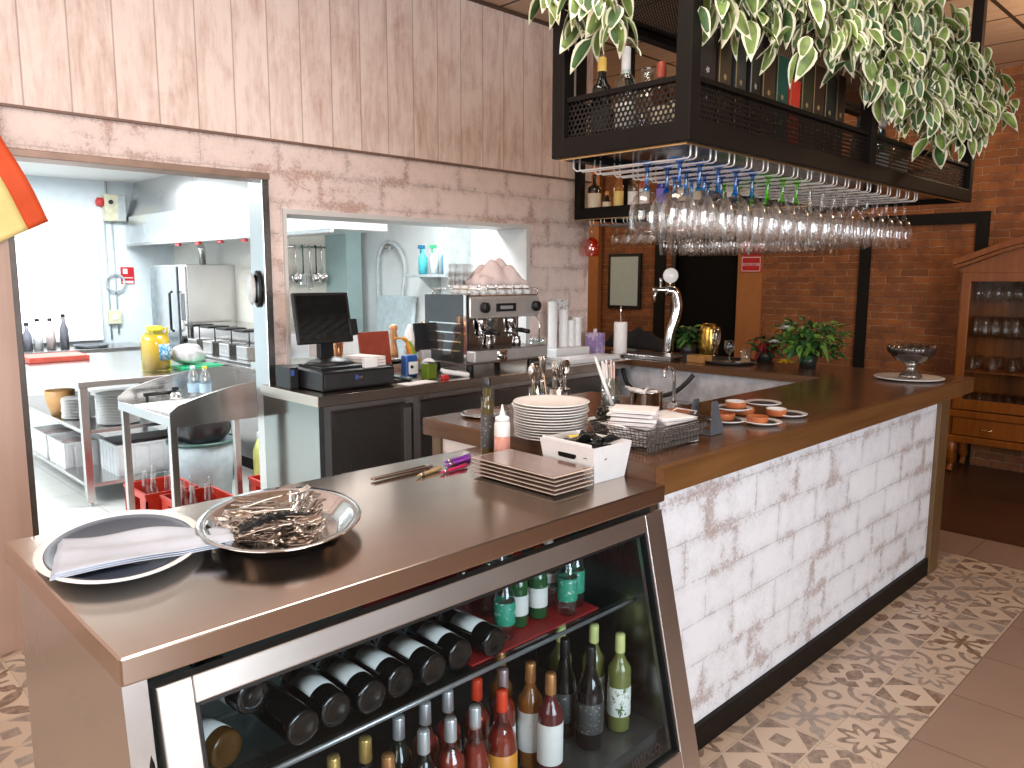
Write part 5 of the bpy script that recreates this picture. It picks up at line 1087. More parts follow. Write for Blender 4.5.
for y0, y1, s_ in ((ym+.005, YA-.02, 1), (YB+.02, ym-.005, -1)):
    b = MB(); b.bbox(-.01, .018, y0, y0+.07, .57, 1.733, .004); b.bbox(-.01, .018, y1-.07, y1, .57, 1.733, .004); b.bbox(-.0095, .0175, y0+.001, y1-.001, .571, .66, .004); b.bbox(-.0095, .0175, y0+.001, y1-.001, 1.66, 1.734, .004); dr_ = b.build('door', WOODC, cb)
    MB().box(0, .004, y0+.06, y1-.06, .65, 1.72).build('glass_pane', thin_glass('cabinet_glass', (.97, .97, .96), .01, .4), dr_); MB().cyl((0, 0, 0), .012, .02, 14, M=T(-.01, y0+.035 if s_ > 0 else y1-.035, 1.15, 0, -PI/2)).build('knob', BRASS, dr_)
b = MB(); b.bbox(.0, .02, YB+.03, YA-.03, .345, .495, .006); dw = b.build('drawer', WOODC, cb); MB().tube([(-.002, YA-.35, .43), (-.02, YA-.33, .41), (-.02, YA-.27, .41), (-.002, YA-.25, .43)], .006, 8).build('pull', BRASS, dw)
for y in (YA-.03, YB+.03):
    for x in (.04, .4): MB().tube(smooth_pts([(x, y, .29), (x-.03, y, .2), (x+.0, y, .08), (x-.03, y, .015)]), [.045]*4+[.035]*4+[.022]*4+[.028], 12).build('leg', WOODC, cb)
for z_ in (.9, 1.2, 1.5): MB().box(.03, .41, YB+.05, YA-.05, z_-.008, z_).build('shelf', PANE if z_ != .9 else WOODC, cb)
for s_, zz in enumerate((.661, .9005, 1.2005, 1.5005)):
    for i in range(9):
        for k in range(3):
            if s_ == 1 and i % 2: continue
            o = thing('drinking_glass', 'clear glass on the %s shelf of the wooden cabinet' % ['bottom', 'second', 'third', 'top'][s_], 'glass', (7.4+.1+.1*k, 1.98-.075*i, zz if s_ else .565), 0, 'glasses on the %s shelf of the cabinet' % ['bottom', 'second', 'third', 'top'][s_])
            h = [.13, .12, .16, .17][s_]; MB().lathe([(0, 0), (.025, 0), (.028, .004), (.032, h), (.03, h), (.026, .006), (0, .005)], 14).build('wall', GLASSH, o)
fl = thing('hanging_flag', 'red and yellow striped flag hanging at the top corner of the kitchen doorway', 'flag', (0, 3.93, 0))
def fpt(u, v): # along the slanted edge (u), inward (v)
    a = Vector((.78, 0, 2.42)); e = Vector((1.0, 0, 1.93)); d = (e-a); n_ = Vector((-.55, 0, -.28)).normalized()
    return a+d*u+n_*v+Vector((0, .02*math.sin(u*7+v*5)-.025*v, 0))
REDF = mat('red_flag_cloth', (.72, .09, .02), .7, var=.04, Transmission_Weight=.0); YELF = mat('yellow_flag_cloth', (.92, .74, .3), .7, var=.04)
MB().grid(lambda u, v: fpt(u, v*.09), 24, 4, thick=.0015).build('red_stripe', REDF, fl); MB().grid(lambda u, v: fpt(u, .09+v*.2), 24, 8, thick=.0015).build('yellow_stripe', YELF, fl); MB().grid(lambda u, v: fpt(u, .29+v*.09), 24, 4, thick=.0015).build('red_stripe', REDF, fl)
MB().cyl((.78, .03, 2.40), .006, .03, 10).build('pin', CHROME, fl)
# ================================================================ IVY
IV1 = mat('ivy_green', (.22, .33, .08), .5, var=.35); IV2 = mat('ivy_cream_edge', (.8, .78, .58), .5, var=.05); IV3 = mat('ivy_deep_green', (.07, .15, .045), .45, var=.3); IVS = mat('ivy_stem', (.16, .13, .06), .6)
def ivy(lb, vines, seed, dens, L0=.11):
    q = random.Random(seed); o = thing('ivy_garland', lb, 'artificial ivy'); b = MB(); st = MB()
    for pts, spread in vines:
        p = smooth_pts(pts, 5); st.tube(p, .0035, 6)
        tot = sum((p[i+1]-p[i]).length for i in range(len(p)-1)); n = int(tot*dens)
        for i in range(n):
            t = q.random()*(len(p)-1.001); k = int(t); c = p[k].lerp(p[k+1], t-k)
            c = c+Vector((q.gauss(0, spread), q.gauss(0, spread*.7), q.gauss(0, spread)))
            L = L0*q.uniform(.7, 1.15); yaw = q.uniform(0, 2*PI); pitch = q.uniform(-1.5, -.5)
            leaf(b, T(*c) @ Euler((pitch, q.uniform(-.5, .5), yaw), 'XYZ').to_matrix().to_4x4(), L, L*q.uniform(.24, .31), q.choice((0, 0, 2)), 1, q.uniform(0, .4))
    b.build('foliage', [IV1, IV2, IV3], o); st.build('stems', IVS, o)
    return o
zU = 2.68
ivy('variegated ivy spray hanging over the short end of the front rack', [([(2.13, 1.88, zU+.05), (2.12, 1.78, 2.63), (2.12, 1.72, 2.58)], .03), ([(2.13, 1.85, zU+.05), (2.1, 1.7, 2.62), (2.1, 1.66, 2.55), (2.1, 1.65, 2.50)], .035), ([(2.12, 1.98, 2.68), (2.1, 1.96, 2.62)], .02), ([(2.12, 1.6, zU), (2.1, 1.56, 2.63)], .03), ([(2.12, 1.8, zU), (2.1, 1.86, 2.58)], .02)], 21, 80, .12)
ivy('variegated ivy spray hanging beside the corner post over the long side of the rack', [([(2.2, 1.4, zU+.04), (2.24, 1.37, 2.58), (2.26, 1.36, 2.50)], .03), ([(2.35, 1.4, zU+.03), (2.42, 1.37, 2.58), (2.42, 1.36, 2.50)], .04), ([(2.5, 1.4, zU+.03), (2.6, 1.37, 2.62), (2.62, 1.36, 2.52)], .04), ([(2.3, 1.38, zU), (2.6, 1.38, 2.66)], .04)], 22, 95, .12)
vin = []
q = random.Random(9)
for i in range(36):
    x = 2.72+2.3*(i/35)+q.uniform(-.05, .05)
    tb = [(2.7, 2.5), (2.95, 2.6), (3.2, 2.52), (3.5, 2.42), (3.9, 2.42), (4.3, 2.43), (4.7, 2.52), (5.05, 2.72), (5.3, 2.8)]
    zb = next((a[1]+(b_[1]-a[1])*(x-a[0])/(b_[0]-a[0]) for a, b_ in zip(tb, tb[1:]) if a[0] <= x <= b_[0]), 2.6)+q.uniform(-.01, .1)
    top = 2.74+.2*math.sin(min(1, (x-2.7)/2.5)*PI)
    vin.append(([(x, 1.45, zU+.03), (x+.02, 1.4, top), (x+.06, 1.36, (top+zb)/2+.02), (x+.09, 1.33, (2.62+zb)/2), (x+.09, 1.32, zb)], .05 if x > 3.2 else .035))
ivy('large dense variegated ivy cluster tumbling from the top of the front rack', vin, 23, 72, .115)

# ================================================================ KITCHEN
kt = thing('kitchen_table', 'stainless work table with two undershelves in the kitchen', 'table', (0, 0, 0))
KX0, KX1, KY0, KY1, KH = 1.66, 2.86, 6.12, 8.3, .93
MB().bbox(KX0, KX1, KY0, KY1, KH-.045, KH, .004).build('table_top', STX, kt)
for x in (KX0+.01, KX1-.06):
    for y in (KY0+.01, KY1-.06): MB().bbox(x, x+.055, y, y+.055, .03, KH-.045, .003).cyl((x+.027, y+.027, 0.001), .02, .03, 12).build('leg', STZ, kt)
for z_ in (.17, .57): MB().bbox(KX0+.02, KX1-.02, KY0+.02, KY1-.02, z_-.03, z_, .003).build('shelf', STX, kt)
q = random.Random(31)
def pstack(x, y, z, n, r, lb, m=PORCW, grp='plates stacked on the kitchen table shelf'):
    for i in range(n):
        o = MB().lathe([(0, 0), (r*.55, 0), (r*.6, .003), (r, .012), (r*.98, .014), (r*.6, .006), (0, .005)], 28).build('stacked_plate', m); o.location = (x+q.uniform(-.003, .003), y, z+.0115*i); tag(o, lb, 'plate', grp)
pstack(1.98, 6.32, .5705, 20, .15, 'white plate in the front right stack on the middle shelf'); pstack(1.82, 6.75, .5705, 14, .12, 'white plate in the stack behind the front leg'); pstack(1.9, 7.15, .5705, 12, .13, 'white plate in the rear stack')
o = thing('wooden_bowl', 'brown wooden bowl at the far end of the middle shelf', 'bowl', (1.76, 7.0, .5705)); MB().lathe([(0, 0), (.07, 0), (.1, .1), (.11, .2), (.1, .2), (.06, .02), (0, .015)], 24).build('bowl', mat('tan_wood', (.5, .27, .1), .5), o)
CRT = mat('white_crate_plastic', (.78, .8, .82), .35, var=.04)
def crate(name, lb, x, y, z, w, d, h, m, grp=None, slots=False, rz=0):
    o = thing(name, lb, 'crate', (x, y, z), rz, grp); b = MB(); t = .012
    if not slots:
        b.box(-w, w, -d, -d+t, 0, h); b.box(-w, w, d-t, d, 0, h); b.box(-w, -w+t, -d+t, d-t, 0, h); b.box(w-t, w, -d+t, d-t, 0, h)
        for i in range(5): b.box(-w-.004, -w, -d+.02+.38*d*i, -d+.06+.38*d*i, 0, h-.02); b.box(-w+.02+.38*w*i, -w+.06+.38*w*i, -d-.004, -d, 0, h-.02)
    else:
        for (x0, x1, y0, y1) in ((-w, w, -d, -d+t), (-w, w, d-t, d), (-w, -w+t, -d+t, d-t), (w-t, w, -d+t, d-t)):
            b.box(x0, x1, y0, y1, 0, h*.3); b.bbox(x0, x1, y0, y1, h*.82, h, .003)
        b.box(-w, -w+t, -d, -d*.45, h*.3, h*.82); b.box(-w, -w+t, d*.45, d, h*.3, h*.82); b.box(w-t, w, -d, d, h*.3, h*.82); b.box(-w, w, -d, -d+t, h*.3, h*.82); b.box(-w, w, d-t, d, h*.3, h*.82)
    b.box(-w+t, w-t, -d+t, d-t, 0, .008); b.bbox(-w-.006, w+.006, -d-.006, -d+.004, h-.02, h, .003); b.bbox(-w-.006, w+.006, d-.004, d+.006, h-.02, h, .003); b.bbox(-w-.006, -w+.004, -d, d, h-.02, h, .003); b.bbox(w-.004, w+.006, -d, d, h-.02, h, .003)
    b.build('shell', m, o)
    if not slots: MB().bbox(-w+.015, w-.015, -d+.015, d-.015, .009, h*.8, .01).build('contents', mat('mixed_packets', (.5, .4, .38), .6, var=.4), o)
    else:
        g = MB()
        for i in range(1, 4): g.box(-w+t, w-t, -d+2*d*i/4-.002, -d+2*d*i/4+.002, .01, h*.45)
        for i in range(1, 3): g.box(-w+2*w*i/3-.002, -w+2*w*i/3+.002, -d+t, d-t, .01, h*.45)
        g.build('divider', m, o)
    return o
crate('plastic_crate', 'white ribbed crate on the lowest shelf behind the front leg', 1.86, 6.98, .1705, .16, .22, .2, CRT, 'white crates on the lowest shelf'); crate('plastic_crate', 'white crate full of packets at the front of the lowest shelf', 2.2, 6.42, .1705, .28, .2, .24, CRT, 'white crates on the lowest shelf'); crate('plastic_crate', 'white crate at the far end of the lowest shelf', 1.86, 7.5, .1705, .16, .22, .2, CRT, 'white crates on the lowest shelf')
KTZ = KH+.0005
kthing('red_cutting_board', 'thick red cutting board lying on the kitchen table', 'board', (1.95, 7.85, KTZ), [('board', MB().bbox(-.24, .24, -.2, .2, 0, .05, .006), mat('red_board', (.75, .12, .08), .45))])
kthing('oil_jug', 'large yellow plastic oil jug with yellow cap on the kitchen table', 'jug', (2.33, 6.45, KTZ), [('body', MB().lathe([(0, 0), (.1, 0), (.11, .01)]+[(.112-.004*(i % 2), .02+.02*i) for i in range(12)]+[(.1, .28), (.06, .32), (.045, .33), (0, .33)], 32), thin_glass('yellow_plastic', (.95, .85, .3), .1, .4)), ('oil', MB().lathe([(0, .005), (.1, .01), (.104, .26), (.09, .285), (0, .29)], 28), mat('yellow_oil', (.85, .68, .05), .2, var=.02)), ('cap', MB().lathe([(.06, .325), (.062, .33), (.06, .36), (0, .362)], 24), mat('yellow_cap', (.85, .72, .05), .35)), ('label', MB().grid(lambda u, v: Vector((.1135*math.cos(-1.7+1.1*u), .1135*math.sin(-1.7+1.1*u), .09+.13*v)), 12, 1, thick=.0006), printed('blue_label', (.03, .3, .55), (.8, .9, .95), 40, 40, .5)), ('handle', MB().tube([(.06, 0, .33), (.1, 0, .34), (.1, 0, .29)], .01, 8), mat('yellow_cap', (.85, .72, .05), .35))])
kthing('green_cutting_board', 'green cutting board beside the oil jug', 'board', (2.62, 6.4, KTZ), [('board', MB().bbox(-.16, .18, -.12, .12, 0, .03, .006), mat('green_board', (.02, .5, .22), .4))])
BAGM = mat('translucent_bag', (.8, .78, .8), .3, var=.2)
o = MB().grid(lambda u, v: Vector((.14*math.sin(PI*v)*math.cos(2*PI*u)*(1+.12*math.sin(u*25+v*9)), .1*math.sin(PI*v)*math.sin(2*PI*u)*(1+.12*math.sin(u*25+v*9)), .085-.085*math.cos(PI*v)+.012*math.sin(9*u+14*v)*math.sin(PI*v))), 30, 16).build('plastic_food_bag', BAGM); o.location = (2.58, 6.44, KTZ+.032); tag(o, 'knotted pale plastic bag of food on the green board', 'bag')
# rear worktop items
rw = thing('rear_worktop', 'stainless worktop along the kitchen back wall under the window', 'counter', (0, 0, 0)); MB().bbox(.5, 3.25, 9.1, 9.79, .86, .9, .004).build('top', STX, rw); MB().box(.55, 3.2, 9.15, 9.78, .001, .86).build('body', WHT, rw)
for i, (x, c, h) in enumerate(((1.95, (.5, .6, .4), .28), (2.1, (.2, .2, .25), .26), (2.2, (.85, .85, .85), .3), (2.32, (.6, .5, .5), .3), (2.45, (.15, .15, .18), .34))):
    kthing('kitchen_bottle', 'small %s bottle on the rear kitchen worktop under the window' % ['greenish', 'dark blue', 'white', 'brownish', 'black capped'][i], 'bottle', (x, 9.4, .9005), [('body', MB().lathe([(0, 0), (.045, 0), (.045, h*.6), (.02, h*.8), (.02, h), (0, h)], 16), mat('kb_%d' % i, c, .4)), ('cap', MB().cyl((0, 0, h), .022, .03, 12), BLKP)], 0, 'bottles on the rear kitchen worktop')
kthing('steel_pan_lid', 'flat dark pan lying on the rear worktop', 'pan', (2.7, 9.35, .9005), [('disc', MB().lathe([(0, 0), (.16, 0), (.18, .03), (.17, .03), (.15, .008), (0, .008)], 24), mat('dark_pan', (.15, .16, .18), .3, .6))])
# oven, range, hood
ov = thing('combi_oven', 'tall steel combi oven with glass door at the back of the kitchen', 'oven', (0, 0, 0))
MB().bbox(3.12, 3.8, 8.15, 9.1, .86, 1.80, .006).build('case', STZ, ov); MB().bbox(3.085, 3.118, 8.34, 9.08, .9, 1.78, .006).build('door', mat('oven_glass', (.2, .24, .26), .1, .3), ov); MB().tube([(3.06, 8.4, 1.1), (3.03, 8.4, 1.12), (3.03, 8.4, 1.5), (3.06, 8.4, 1.52)], .014, 8).build('door_handle', BLKP, ov)
MB().bbox(3.1, 3.118, 8.16, 8.32, .9, 1.78, .003).build('control_panel', STZ, ov)
for z_ in (1.0,): MB().cyl((0, 0, 0), .04, .03, 16, M=T(3.1, 8.24, z_+.02, 0, -PI/2)).build('knob', BLKP, ov)
MB().box(3.096, 3.1, 8.19, 8.29, 1.22, 1.5).build('display', mat('oven_display', (.1, .11, .12), .2), ov)
MB().bbox(3.15, 3.78, 8.2, 9.05, .001, .86, .003).build('stand', STZ, ov)
MB().tube([(3.4, 8.4, 1.8), (3.4, 8.4, 1.95), (3.37, 8.36, 2.0)], .035, 12).build('vent_pipe', STZ, ov)
ov.location = (.18, 0, 0)
rg = thing('cooking_range', 'steel cooking range with black knobs along the kitchen wall', 'stove', (0, 0, 0)); MB().bbox(3.05, 3.8, 5.7, 8.1, .1, .82, .004).build('body', STX, rg); MB().bbox(3.0, 3.8, 5.7, 8.1, .82, .93, .006).build('front_panel', STY, rg); MB().bbox(2.99, 3.81, 5.7, 8.1, .93, .96, .005).build('hob', STY, rg)
MB().box(3.06, 3.7, 5.8, 8.0, .001, .1).build('plinth', BLK, rg)
for i in range(9): MB().cyl((0, 0, 0), .035, .045, 16, M=T(3.0, 5.95+.25*i, .87, 0, -PI/2)).build('knob', BLKP, rg)
MB().bbox(3.3, 3.8, 5.75, 8.05, .96, 1.2, .004).build('upstand', STY, rg)
for i in range(4):
    o = thing('fryer_basket', 'steel fryer basket with dark lid on the cooking range', 'fryer basket', (3.15, 6.5+.35*i, .9605), 0, 'fryer baskets on the range'); MB().bbox(-.08, .1, -.1, .1, 0, .12, .01).build('basket', STX, o); MB().bbox(-.1, .1, -.1, .1, .24, .26, .004).tube([(0, 0, .1), (0, 0, .25)], .006, 6).build('handle', BLKP, o)
hd = thing('extractor_hood', 'long steel extractor hood hanging over the cooking range', 'hood', (.27, 0, 0))
MB().prism([(3.0, 2.05), (3.52, 2.05), (3.52, 2.7499), (3.12, 2.7499), (3.02, 2.35), (3.0, 2.35)], 5.3, 9.75, M=Matrix(((1, 0, 0, 0), (0, 0, 1, 0), (0, 1, 0, 0), (0, 0, 0, 1)))).build('canopy', steel('hood_steel', (.85, .86, .87), .3, 1, .05), hd)
MB().bbox(2.99, 3.02, 5.3, 9.75, 2.02, 2.05, .004).build('drip_rail', STY, hd)
for i in range(5):
    kthing('red_clip', 'small red clip hanging under the front edge of the extractor hood', 'clip', (3.29, 6.3+.5*i, 1.992), [('body', MB().bbox(-.015, .015, -.05, .05, 0, .027, .004), mat('bright_red_plastic', (.65, .04, .04), .35))], 0, 'red clips under the hood')
# wall controls
kthing('switch_box', 'beige electrical switch box with red lamp high on the pale wall', 'switch box', (3.15, 9.8, 2.45), [('box', MB().bbox(-.11, .11, -.12, -.001, -.15, .15, .008), mat('beige_box', (.7, .68, .5), .5)), ('grey_half', MB().bbox(.02, .108, -.126, -.12, -.14, .14, .004), mat('grey_box', (.5, .56, .58), .5)), ('lamp', MB().lathe([(0, 0), (.05, 0), (.05, .06), (0, .08)], 16, M=T(-.11, -.05, .06, 0, -PI/2, 0)), mat('bright_red_plastic', (.65, .04, .04), .35)), ('button', MB().cyl((0, 0, 0), .025, .02, 12, M=T(-.05, -.12, .06, PI/2)), BLKP)])
kthing('wall_conduit', 'pair of thin grey conduits running down the pale kitchen wall', 'conduit', (3.09, 9.785, 0), [('pipe', MB().tube([(-.04, 0, .95), (-.04, 0, 2.29)], .01, 8).tube([(.04, 0, 1.0), (.04, 0, 2.29)], .01, 8).tube([(.0, 0, 2.605), (.0, 0, 2.745)], .012, 8), mat('grey_pipe', (.45, .5, .52), .4))])
kthing('wall_hoop', 'grey metal hoop hanging on the kitchen conduits', 'hoop', (3.12, 9.755, 1.6), [('ring', MB().tube([(.1*math.cos(2*PI*i/32), 0, .1*math.sin(2*PI*i/32)) for i in range(32)], .012, 8, closed=True), mat('grey_pipe', (.45, .5, .52), .4))])
kthing('wall_switch', 'small beige wall socket at the foot of the conduits', 'socket', (3.09, 9.77, 1.2), [('plate', MB().bbox(-.07, .07, -.02, .029, -.08, .08, .006), mat('beige_box', (.7, .68, .5), .5)), ('rocker', MB().bbox(-.03, .03, -.028, -.02, -.03, .03, .003), WHT)])
sg2 = thing('fire_sign', 'small red and white safety sign on the pale kitchen wall', 'sign', (3.27, 9.799, 1.68)); MB().bbox(-.075, .075, -.008, -.001, -.1, .1, .002).build('panel', mat('sign_red', (.55, .02, .03), .4), sg2); MB().box(-.06, .06, -.01, -.008, -.03, -.02).box(-.05, 0, -.01, -.008, .02, .08).box(-.06, .06, -.01, -.008, -.09, -.06).build('symbol', WHT, sg2)
# prep table near the doorway
pt = thing('dish_table', 'small stainless side table with curved splash guards inside the doorway', 'table', (0, 0, 0))
PX0, PX1, PY0, PY1, PZ = 1.64, 2.42, 4.40, 5.22, .90
b = MB(); b.bbox(PX0, PX1, PY0, PY1, PZ-.05, PZ-.01, .004); b.build('table_top', STX, pt); MB().bbox(PX0-.001, PX0+.012, PY0, PY1, PZ-.052, PZ+.004, .002).build('lip', STY, pt)
def guard(y0, y1, k):
    poly = [(PX0, PZ-.055), (PX1, PZ-.055), (PX1, PZ+.17)]+[(PX0+(PX1-PX0)*t, PZ+.03+.13*math.sin(min(1, t*1.15+.12)*PI/2)**1.0+.01*t) for t in [1-i/14 for i in range(1, 14)]]+[(PX0, PZ+.03)]
    return MB().prism(poly, y0, y1, M=Matrix(((1, 0, 0, 0), (0, 0, 1, 0), (0, 1, 0, 0), (0, 0, 0, 1))))
guard(PY0-.012, PY0-.0005, 0).build('splash_guard', STX, pt); guard(PY1+.0005, PY1+.012, 1).build('splash_guard', STX, pt); MB().bbox(PX1, PX1+.012, PY0, PY1, PZ-.05, PZ+.17, .003).build('splash_guard', STY, pt)
for x in (PX0+.005, PX1-.05):
    for y in (PY0+.005, PY1-.05): MB().bbox(x, x+.04, y, y+.04, .001, PZ-.05, .003).build('leg', STZ, pt)
PTZ = PZ-.0095
kthing('paper_placemat', 'white paper sheet lying on the dish table', 'paper', (1.9, 4.85, PTZ), [('sheet', MB().bbox(-.2, .2, -.25, .25, 0, .002, .0005), PAPER)], .1)
for i, (x, y) in enumerate(((2.07, 5.1), (2.12, 5.03))): kthing('water_bottle', ['clear water bottle on the dish table, rear one of the pair', 'clear yellow capped water bottle on the dish table, front of the pair'][i], 'bottle', (x, y, PTZ), [('body', MB().lathe([(0, 0), (.034, 0), (.036, .01), (.036, .13), (.03, .16), (.014, .185), (.014, .2), (0, .2)], 20), thin_glass('pet_plastic', (.85, .92, .95), .2, .5)), ('cap', MB().cyl((0, 0, .195), .015, .018, 12), mat('yellow_cap', (.85, .72, .05), .35) if i else WCAP), ('label', MB().lathe([(.0365, .04), (.0368, .1)], 20), mat('pale_blue_label', (.5, .7, .85), .5))])
kthing('table_handle', 'short black bar handle fixed at the rear of the dish table', 'handle', (1.86, 5.12, PTZ), [('bar', MB().tube([(-.1, 0, .05), (.1, 0, .05)], .012, 8).tube([(-.08, 0, .0), (-.08, 0, .05)], .01, 8).tube([(.08, 0, 0), (.08, 0, .05)], .01, 8), BLKP)])
kthing('steel_tap', 'small chrome tap on the dish table behind the water bottles', 'tap', (1.95, 5.1, PTZ), [('body', MB().lathe([(0, 0), (.04, 0), (.045, .02), (.03, .05), (0, .06)], 20), CHROME), ('knob', MB().bbox(-.02, .02, -.01, .01, .06, .085, .003), BLKP)])
REDC = mat('red_crate_plastic', (.6, .04, .02), .35, var=.05)
def glassbottle(x, y, z, lb, grp='empty glass bottles in the red crates'):
    o = thing('empty_bottle', lb, 'bottle', (x, y, z), 0, grp); MB().lathe([(0, 0), (.036, 0), (.038, .006), (.038, .16), (.034, .21), (.016, .31), (.013, .36), (.014, .375), (.012, .375)], 18).build('glass', thin_glass('empty_bottle_glass', (.85, .9, .9), .15, .6), o)
crs = [(1.93, 5.4, 'leftmost red bottle crate under the dish table'), (2.0, 4.93, 'middle red bottle crate under the dish table'), (2.63, 4.98, 'red bottle crate nearest the back counter side')]
for i, (x, y, lb) in enumerate(crs):
    crate('bottle_crate', lb, x, y, .001, .17, .2, .27, REDC, 'red bottle crates', True)
    for k, (dx, dy) in enumerate(((-.09, -.12), (.0, -.12), (-.09, .03), (.09, .03), (0, .12))): glassbottle(x+dx, y+dy, .0105, 'clear empty bottle standing in the %s' % lb)
o = MB().grid(lambda u, v: Vector((.22*math.sin(PI*v)**.6*math.cos(2*PI*u)*(1+.1*math.sin(u*31)), .2*math.sin(PI*v)**.6*math.sin(2*PI*u)*(1+.1*math.sin(u*31)), .14-.14*math.cos(PI*v)+.02*math.sin(13*u+9*v)*math.sin(PI*v))), 36, 14).build('rubbish_bag', mat('black_bag_plastic', (.02, .02, .022), .25)); o.location = (2.4, 5.82, .42); tag(o, 'black rubbish bag bulging from a grey bin behind the dish table', 'bag')
kthing('grey_bin', 'pale grey bin under the black rubbish bag', 'bin', (2.4, 5.82, .001), [('body', MB().lathe([(0, 0), (.2, 0), (.24, .45), (.22, .45), (.18, .01), (0, .01)], 28), mat('pale_grey_plastic', (.38, .45, .48), .5)), ('rim', MB().lathe([(.235, .43), (.25, .44), (.25, .455), (.235, .46)], 28), mat('dark_green_rim', (.05, .12, .1), .4))])
kthing('yellow_bottle', 'tall yellow detergent bottle on the floor behind the dish table leg', 'bottle', (2.75, 5.55, .001), [('body', MB().lathe([(0, 0), (.06, 0), (.065, .02), (.065, .35), (.03, .45), (0, .45)], 20), mat('yellow_green_liquid', (.65, .68, .2), .3)), ('cap', MB().cyl((0, 0, .45), .03, .05, 14), WHT)])
# things seen through the hatch
kthing('utensil_rail', 'steel rail with hooks hanging in front of the cream wall', 'rail', (4.1, 7.26, 1.98), [('bar', MB().tube([(-.28, 0, 0), (.3, 0, 0)], .01, 8).tube([(-.2, 0, 0), (-.2, .04, 0)], .008, 6).tube([(.25, 0, 0), (.25, .04, 0)], .008, 6), CHROME)])
ut = [('ladle', -.24), ('whisk', -.15), ('skimmer', -.06), ('spatula', .02), ('whisk', .1), ('ladle', .17), ('strainer', .24)]
for i, (k, dx) in enumerate(ut):
    o = thing('hanging_'+k, 'steel %s on the utensil rail, number %s from the left end' % (k, ['one', 'two', 'three', 'four', 'five', 'six', 'seven'][i]), 'utensil', (4.1+dx, 7.235, 1.985), 0, 'utensils on the kitchen rail')
    MB().tube([(0, .025, 0), (0, .01, .012), (0, 0, 0), (0, 0, -.28)], .007, 8).build('handle', mat('dark_green_handle', (.02, .12, .08), .4) if i == 3 else (BLKP if i == 5 else CHROME), o)
    if k in ('ladle', 'skimmer', 'strainer'): MB().lathe([(0, -.05), (.035, -.04), (.055, -.01), (.058, .015), (.054, .015), (.03, -.032), (0, -.04)], 20, M=T(0, 0, -.32, PI/2.4)).build('bowl', CHROME, o)
    elif k == 'whisk':
        b = MB()
        for a in range(5): b.tube([(.045*math.sin(PI*t/8)*math.cos(a*PI/5), .045*math.sin(PI*t/8)*math.sin(a*PI/5), -.28-.16*(t/8) if t < 8 else -.44) for t in range(9)], .002, 4)
        b.build('wires', CHROME, o)
    else: MB().bbox(-.04, .04, -.003, .003, -.4, -.27, .01).build('blade', CHROME, o)
kthing('side_table', 'steel side table behind the till with bowls on it', 'table', (4.13, 6.95, 0), [('table_top', MB().bbox(-.26, .26, -.15, .28, 1.17, 1.2, .004), STX), ('leg', MB().box(-.25, -.22, -.14, -.11, .001, 1.17), STZ), ('leg', MB().box(.22, .25, -.14, -.11, .001, 1.17), STZ), ('leg', MB().box(-.25, -.22, .24, .27, .001, 1.17), STZ), ('leg', MB().box(.22, .25, .24, .27, .001, 1.17), STZ)])
kthing('mixing_bowl', 'wide white bowl on the steel side table, left one', 'bowl', (4.0, 6.98, 1.2005), [('shell', MB().lathe([(0, 0), (.06, 0), (.12, .1), (.115, .1), (.05, .01), (0, .01)], 24), PORCW)])
kthing('mixing_bowl', 'deeper white bowl on the steel side table, right one', 'bowl', (4.26, 7.05, 1.2005), [('shell', MB().lathe([(0, 0), (.06, 0), (.1, .16), (.095, .16), (.05, .01), (0, .01)], 24), PORCW)])
ws = thing('wall_shelf', 'grey corner wall shelf with spray bottles on the white kitchen wall', 'shelf', (4.67, 5.6, 1.68)); MB().bbox(-.3, -.001, -.32, .3, 0, .025, .004).build('board', mat('grey_shelf', (.42, .47, .48), .4, .3), ws); MB().prism([(0, 0), (0, -.2), (-.25, 0)], -.005, .005, M=T(-.002, .1, 0, PI/2)).build('bracket', mat('grey_shelf', (.42, .47, .48), .4, .3), ws); MB().bbox(-.3, -.001, -.33, -.3, .025, .55, .004).build('side_cheek', mat('grey_shelf', (.42, .47, .48), .4, .3), ws)
for i, (dy, c, c2, lb) in enumerate(((.15, (.1, .65, .75), (.02, .2, .35), 'turquoise spray bottle with blue trigger on the wall shelf'), (-.02, (.75, .85, .85), (.1, .6, .3), 'white spray bottle with green trigger on the wall shelf'), (-.18, (.1, .3, .45), (.8, .85, .85), 'dark blue container at the end of the wall shelf'))):
    kthing('spray_bottle', lb, 'bottle', (4.5, 5.6+dy, 1.7055), [('body', MB().lathe([(0, 0), (.04, 0), (.042, .15), (.015, .2), (.014, .23), (0, .23)], 18), mat('spray_%d' % i, c, .35)), ('trigger', MB().bbox(-.05, .02, -.012, .012, .23, .265, .005).bbox(-.03, -.02, -.006, .006, .19, .23, .002), mat('trigger_%d' % i, c2, .4))])
kthing('wall_hose', 'pale grey looped hose hanging on the white kitchen wall', 'hose', (4.63, 6.35, 1.75), [('loop', MB().tube(smooth_pts([(0, .3, -.35), (0, .3, .1), (0, .15, .27), (0, -.05, .2), (0, -.15, .02), (0, -.1, -.25), (0, -.05, -.4)]), .02, 10), mat('pale_hose', (.6, .65, .66), .4)), ('hook', MB().bbox(-.01, .039, .08, .18, .2, .24, .004), CHROME)])
kthing('leaning_panel', 'pale blue grey panel leaning under the looped wall hose', 'panel', (4.57, 6.35, .9), [('panel', MB().bbox(-.02, .02, -.32, .3, .0, .6, .02, M=T(0, 0, 0, 0, .1)), mat('pale_blue_panel', (.6, .72, .76), .4)), ('stand', MB().bbox(-.2, .09, -.3, .3, -.899, -.001, .01), WHT)])
delete(g_w); delete(g_s)
for p in protos.values(): bpy.data.objects.remove(p)

